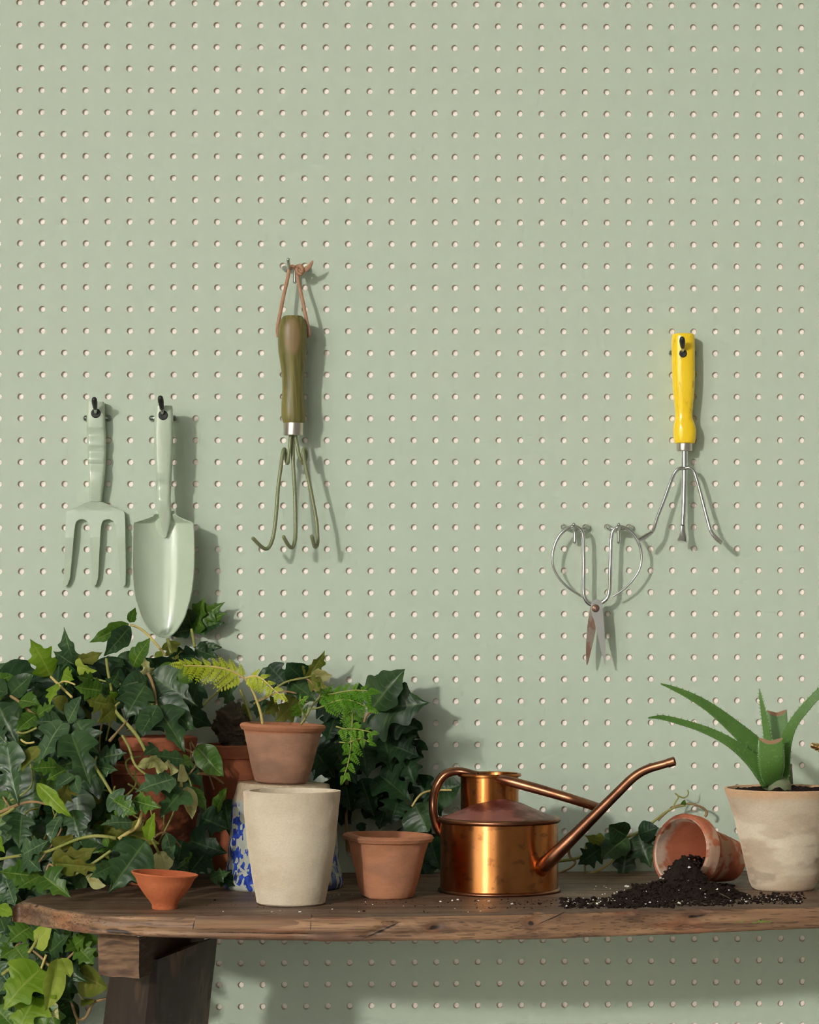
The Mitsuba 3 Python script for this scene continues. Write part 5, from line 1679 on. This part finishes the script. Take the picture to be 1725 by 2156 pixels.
b_((1300, 1050), (1260, 1170), 160, 'E', 'oak', -.05)
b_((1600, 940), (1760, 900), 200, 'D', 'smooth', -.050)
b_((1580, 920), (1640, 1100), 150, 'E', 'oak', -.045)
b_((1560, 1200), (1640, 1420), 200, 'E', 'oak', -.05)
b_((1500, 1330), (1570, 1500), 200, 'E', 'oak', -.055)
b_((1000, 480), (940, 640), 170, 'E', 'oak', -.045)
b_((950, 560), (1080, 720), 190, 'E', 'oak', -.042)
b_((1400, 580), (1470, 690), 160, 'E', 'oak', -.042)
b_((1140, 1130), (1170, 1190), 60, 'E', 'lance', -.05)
for i in range(34):
    px, py = LR.uniform(640, 890), LR.uniform(1500, 1740)
    if px < 730 and py > 1690:
        continue
    an, ln = LR.uniform(.2, 2.6), LR.uniform(60, 90)
    add_leaf(iv2, (px, py), (px + ln * math.cos(an) * .8, py + ln * math.sin(an)), ln * .8, 'E', None, -.026, -.032)
sb = lambda pts, r, mat='stem_green', y=-.055: add_stem(iv2, [(*B_(u, v), y) for u, v in pts], r, mat)
sb([(1230, 450), (1190, 470), (1170, 520)], 4, 'stem_brown', -.07)
sb([(850, 240), (790, 255), (700, 275), (600, 340), (500, 410)], [2.6, 3.4, 3.4], 'stem_green', -.058)
sb([(760, 345), (660, 335), (560, 380), (510, 400)], 3, 'stem_brown', -.06)
sb([(880, 340), (830, 260), (750, 258)], 2.6, 'stem_brown', -.056)
sb([(1460, 1030), (1510, 960), (1570, 935), (1700, 930)], [3, 3.4, 3], 'stem_straw', -.062)
sb([(420, 320), (460, 420), (490, 510)], 4, 'stem_green', -.066)
sb([(1170, 520), (1130, 640), (1080, 800), (1060, 1000), (1070, 1300)], [3, 4, 5, 5], 'stem_brown', -.035)
sb([(1380, 1090), (1460, 1030), (1400, 1180), (1380, 1420)], 3, 'stem_brown', -.04)
# root stock in the dark pot
kr = thing('root_stock', 'knobbly dark dead root stock in the dark pot beside the fern', 'root')
g = at(488, 1530, -.062)
m = ico(.019, 5)
v = m.vertices * [1.0, .85, 1.4]
v = v * (1 + 1.1 * (meshkit.fbm(v * 70, 4, 2) - .5) + .35 * (meshkit.fbm(v * 300, 3, 4) - .5))[:, None] + g
v[:, 2] = np.maximum(v[:, 2], zat(1566, -.06) - .006)
put(kr, mesh(v, m.faces), 'bark', True)

# trailing vine behind the can, right
iv3 = thing('trailing_vine', 'green trailing vine with a curled tip on the wall behind the can spout', 'vine')


def w_(bq, t, w, tone, shape=None, y=-.035, zf=W_, **kw):
    add_leaf(iv3, zf(*bq), zf(*t), w / 2.875, tone, shape, y + .003, y - .008, **kw)


w_((1325, 580), (1165, 720), 150, 'D', 'lance', -.040)
w_((1320, 575), (1215, 510), 130, 'D', 'smooth', -.042)
w_((1330, 605), (1290, 860), 240, 'D', 'ivy', -.046, face=(-.1, -1, .3))
w_((1390, 560), (1470, 770), 190, 'D', 'oak', -.036)
w_((1395, 565), (1515, 525), 120, 'E', 'smooth', -.040)
w_((1240, 640), (1065, 570), 120, 'O', 'oak', -.030, face=BACK)
w_((1240, 650), (1160, 690), 100, 'O', 'oak', -.030, face=BACK)
w_((1165, 650), (1025, 750), 150, 'E', 'oak', -.034)
w_((1120, 620), (1180, 700), 110, 'E', 'oak', -.028)
w_((925, 880), (1010, 900), 70, 'E', 'oak', -.070)
w_((900, 860), (960, 910), 60, 'E', 'oak', -.066)
sv = lambda pts, r, mat='stem_green', zf=W_, y=-.030: add_stem(iv3, [(*zf(u, v), y) for u, v in pts], r, mat, 50)
sv([(900, 728), (1000, 715), (1100, 680), (1250, 610), (1390, 555), (1480, 492), (1600, 408), (1680, 390)], [4.4, 4.2, 4, 3.6, 3], 'stem_green')
sv([(690, 940), (740, 890), (800, 850), (870, 832), (945, 843), (990, 868), (1003, 895), (990, 914)], [3, 3, 3.2, 3.4, 4], 'stem_brown', V_)
sv([(790, 855), (805, 815), (820, 785), (800, 765), (830, 785), (865, 790), (884, 770), (880, 742)], [2.4, 2.2, 1.6], 'stem_green', V_)
sv([(920, 805), (1000, 812), (1080, 805), (1180, 768), (1290, 660), (1330, 600)], [3.6, 3.4, 3], 'stem_straw')
sv([(900, 800), (960, 780), (1010, 735), (980, 700), (975, 640)], [3, 3, 3.4, 4], 'stem_brown')
sv([(1070, 800), (1070, 700), (1075, 620)], 3, 'stem_green')
sv([(1330, 650), (1360, 590), (1385, 560)], 2.6, 'stem_brown')
sv([(1340, 665), (1400, 650), (1440, 655)], 2.6, 'stem_brown')
sv([(1370, 700), (1410, 685), (1440, 692)], 2.6, 'stem_brown')
add_leaf(iv3, V_(848, 842), V_(862, 805), 9, 'M', 'smooth', -.03, -.034)

# ------------------------------------------------------------------ fern
fern = thing('fern', 'pale feathery fern fronds growing from the pot on the upturned glazed pot', 'fern')


DF = yG + .133


def pinna(parent, base, dirv, nrm, ln, mat, n=6):
    ln = ln * 1.3
    """one leaflet: paired lobed segments on a rib"""
    d = dirv / np.linalg.norm(dirv)
    s = np.cross(nrm, d)
    s /= np.linalg.norm(s)
    vs, fs = [], []
    for i in range(n + 1):
        q = (i + .6) / (n + .8)
        wid = ln * .30 * (1 - q) ** .7 + ln * .05
        for sg in ((-1, 1) if i < n else (0,)):
            o = base + d * ln * q * .92
            fwd = d * .55 + s * sg
            fwd /= np.linalg.norm(fwd)
            if sg == 0:
                fwd = d
            cr = np.cross(nrm, fwd)
            ax_ = wid * fwd
            b = wid * .25 * cr
            lift = nrm * wid * .12
            k = len(vs)
            vs += [o - d * ln * .02, o + .35 * ax_ + b + lift, o + .7 * ax_ + .9 * b, o + .86 * ax_ + .45 * b, o + ax_, o + .86 * ax_ - .45 * b, o + .7 * ax_ - .9 * b, o + .35 * ax_ - b + lift]
            fs += [[k, k + j, k + j + 1] for j in range(1, 7)]
    rib = tube([base, base + d * ln * .5 + nrm * ln * .03, base + d * ln * .9], [ln * .025, ln * .012], 6, 5)
    m = cat([mesh(vs, fs), rib])
    return part(parent, 'pinna', m, mat, False)


def frond(pts, zf, y, ln0, ln1, mat, npin, r=2.2, start=.1, tilt=0.0, dy=-.02):
    y = y + DF
    P = [at(*zf(u, v), y + dy * i / (len(pts) - 1)) for i, (u, v) in enumerate(pts)]
    key = part(fern, 'frond', tube(P, [r * .00052, r * .0003], 40, 7), 'stem_straw' if mat == 'fern_yellow' else 'stem_green', True)
    S = spline(P, 200)
    for i in range(npin):
        q = start + (1 - start) * (i + .5) / npin
        p = S[int(q * 198)]
        d = S[min(199, int(q * 198) + 3)] - S[max(0, int(q * 198) - 3)]
        d /= np.linalg.norm(d)
        nrm = np.array([0.1 + LR.uniform(-.2, .2), -1.0, .45 + tilt + LR.uniform(-.2, .2)])
        nrm -= d * (nrm @ d)
        nrm /= np.linalg.norm(nrm)
        s = np.cross(nrm, d) * (1 if i % 2 else -1)
        ln = (ln0 + (ln1 - ln0) * (i + .5) / npin) * (1.25 if s[2] < 0 else .8)
        s = s + np.array([0, 0, -.25])
        pinna(key, p, s * .85 + d * .6, nrm, ln * mpp(y) / 2.875 * LR.uniform(.85, 1.15), mat)
    e = S[-1]
    d = S[-1] - S[-6]
    nrm = np.array([.1, -1, .4])
    nrm -= d * (nrm @ d) / (d @ d)
    pinna(key, e, d, nrm / np.linalg.norm(nrm), ln1 * 1.2 * mpp(y) / 2.875, mat)


add_stem(fern, [(*B_(556, 530), DF - .150), (*B_(545, 470), DF - .152), (*B_(520, 390), DF - .155), (*B_(490, 320), DF - .158), (*B_(448, 255), DF - .160)], [4.6, 3.6, 2.4], 'stem_straw', 40)
frond([(448, 255), (380, 215), (300, 190), (210, 180), (130, 178), (75, 175)], B_, -.160, 105, 62, 'fern_yellow', 15, 2.4, .02)
frond([(448, 255), (500, 240), (550, 255), (600, 300), (655, 350)], B_, -.160, 80, 52, 'fern_yellow', 9, 2.2, .05)
add_stem(fern, [(*B_(786, 534), DF - .150), (*B_(815, 490), DF - .153), (*B_(850, 430), DF - .156), (*B_(900, 365), DF - .158)], [3.4, 2.6, 2], 'stem_green', 40)
frond([(900, 365), (960, 350), (1040, 335), (1120, 325), (1190, 330)], B_, -.158, 92, 60, 'fern_green', 11, 2, .02)
frond([(840, 440), (900, 430), (960, 405), (1030, 385), (1100, 390), (1190, 430)], B_, -.158, 84, 56, 'fern_green', 10, 2, .3)
frond([(1085, 395), (1098, 470), (1095, 560), (1088, 660), (1075, 760), (1050, 840)], B_, -.166, 84, 46, 'fern_green', 14, 2, .08, 0, -.012)
frond([(1000, 545), (1060, 560), (1110, 560), (1170, 570), (1215, 580)], B_, -.166, 62, 40, 'fern_green', 7, 2, .1)
frond([(1020, 640), (1080, 640), (1140, 620), (1200, 640)], B_, -.166, 62, 40, 'fern_green', 6, 2, .1)
frond([(815, 490), (790, 440), (775, 400), (800, 380)], B_, -.154, 62, 40, 'fern_green', 7, 2, .1)
frond([(900, 365), (910, 330), (900, 300)], B_, -.158, 60, 40, 'fern_green', 5, 2, .1)

# ------------------------------------------------------------------ aloe
aloe = thing('aloe', 'aloe plant with two long arching leaves and two cut leaves in the large clay pot', 'aloe')
q_ = lambda u, v, y: at(1160 + u / 3.053, 1420 + v / 3.053, y + yP + .131)
ka = mpp(yP) / 3.053


def aloe_leaf(pts, wid, thick, mat, cut=None, teeth=True, label=None, up=(0, -1, .3), gut=.35):
    """fleshy leaf with a grooved upper side: pts (u, v, y), widths and thickness in zoom pixels"""
    n = 46
    P = spline([q_(*p) for p in pts], n)
    s = np.linspace(0, 1, n)
    w = np.interp(s, np.linspace(0, 1, len(wid)), wid) * ka / 2
    th = np.interp(s, np.linspace(0, 1, len(thick)), thick) * ka / 2
    t = np.gradient(P, axis=0)
    t /= np.linalg.norm(t, axis=1, keepdims=True)
    R = []
    m = 26
    an = np.arange(m) * 2 * np.pi / m
    for p, d, a_, b_h in zip(P, t, w, th):
        N = np.array(up, float)
        N = N - d * (N @ d)
        N /= np.linalg.norm(N)
        S = np.cross(d, N)
        cx_, sx_ = np.cos(an), np.sin(an)
        hgt = np.where(sx_ > 0, sx_ * .45 - gut * (1 - cx_ ** 2) * .9, sx_) * b_h
        R.append(p + (a_ * np.sign(cx_) * np.abs(cx_) ** .8)[:, None] * S + hgt[:, None] * N)
    if cut:
        for i in range(1, 9):
            k_ = ((9 - i) / 8) ** 1.5
            R[-i] = R[-i] + np.outer((np.cos(an) ** 2 * .0065 - .003) * k_, t[-i])
    key = part(aloe, 'leaf', rings(np.array(R)), mat, True, label)
    if cut:
        c_ = np.array(R[-1])
        d = t[-1]
        part(key, 'cut_end', rings(np.array([c_ + d * .0002, c_ * .93 + c_.mean(0) * .07 + d * .0009])), 'aloe_cut', 40, 'brown dried cut edge')
    if teeth:
        cs = []
        for i in range(3, n - 3, 2):
            d = t[i]
            N = np.array(up, float)
            N -= d * (N @ d)
            N /= np.linalg.norm(N)
            S = np.cross(d, N)
            for sg in (-1, 1):
                c0 = P[i] + S * sg * w[i] * .97
                cs.append(aim(trimesh.creation.cone(.0008, .0022, sections=5), c0, S * sg + d * .5))
        part(key, 'spines', cat(cs), 'aloe_grey', False, None, 'stuff')
    return key


aloe_leaf([(1410, 690, -.128), (1372, 560, -.126), (1290, 440, -.124), (1170, 330, -.125), (1040, 225, -.128), (900, 140, -.132), (790, 90, -.136), (708, 60, -.140)], [130, 150, 150, 118, 95, 74, 56, 34, 10], [70, 80, 72, 56, 40, 30, 22, 14, 6], 'aloe_green', up=(.35, -1, .45))
aloe_leaf([(1400, 700, -.150), (1345, 610, -.158), (1240, 500, -.164), (1100, 405, -.168), (950, 340, -.172), (800, 295, -.178), (700, 275, -.182), (628, 280, -.186)], [100, 110, 92, 70, 58, 48, 42, 34, 10], [80, 76, 66, 54, 44, 36, 30, 22, 6], 'aloe_green', up=(.1, -1, .5))
aloe_leaf([(1450, 560, -.110), (1453, 440, -.108), (1455, 340, -.108), (1453, 252, -.108)], [150, 146, 142, 136], [60, 50, 40, 30], 'aloe_grey', True, False, 'grey green leaf stump cut straight across', gut=.1)
aloe_leaf([(1410, 560, -.130), (1398, 440, -.132), (1375, 280, -.136), (1352, 160, -.139), (1341, 92, -.140)], [60, 54, 44, 26, 6], [40, 34, 26, 16, 4], 'aloe_green', up=(-.5, -1, .2))
aloe_leaf([(1490, 700, -.135), (1495, 580, -.142), (1512, 440, -.150), (1560, 315, -.158), (1640, 210, -.166), (1740, 105, -.174), (1830, 20, -.180), (1880, -60, -.184)], [80, 92, 80, 66, 62, 56, 46, 10], [60, 64, 56, 46, 40, 34, 26, 6], 'aloe_green', up=(-.5, -1, .3))
aloe_leaf([(1432, 694, -.150), (1424, 620, -.162), (1416, 520, -.170), (1414, 432, -.170)], [112, 158, 168, 160], [80, 70, 56, 40], 'aloe_green', True, True, 'broad front leaf stump with a curved cut', gut=.3)
aloe_leaf([(1520, 700, -.118), (1530, 620, -.116), (1545, 575, -.114)], [80, 56, 16], [50, 40, 8], 'aloe_sheath', label='withered brown leaf base', teeth=False)
R = []
for v, l, r, rr in ((778, 1385, 1545, 1), (740, 1375, 1548, 1), (705, 1352, 1545, 1), (680, 1350, 1535, 1), (655, 1372, 1500, 1)):
    p, q = q_(l, v, -.138), q_(r, v, -.138)
    an = np.arange(36) * 2 * np.pi / 36
    hw = (q[0] - p[0]) / 2
    R.append(np.stack([(p[0] + q[0]) / 2 + hw * np.cos(an), yP - .007 + hw * .85 * np.sin(an), np.full(36, p[2]) + .0014 * np.sin(an * 3)], 1))
part(aloe, 'stalk', rings(np.array(R)), 'aloe_sheath', 50, 'short stalk wrapped in dry leaf bases')
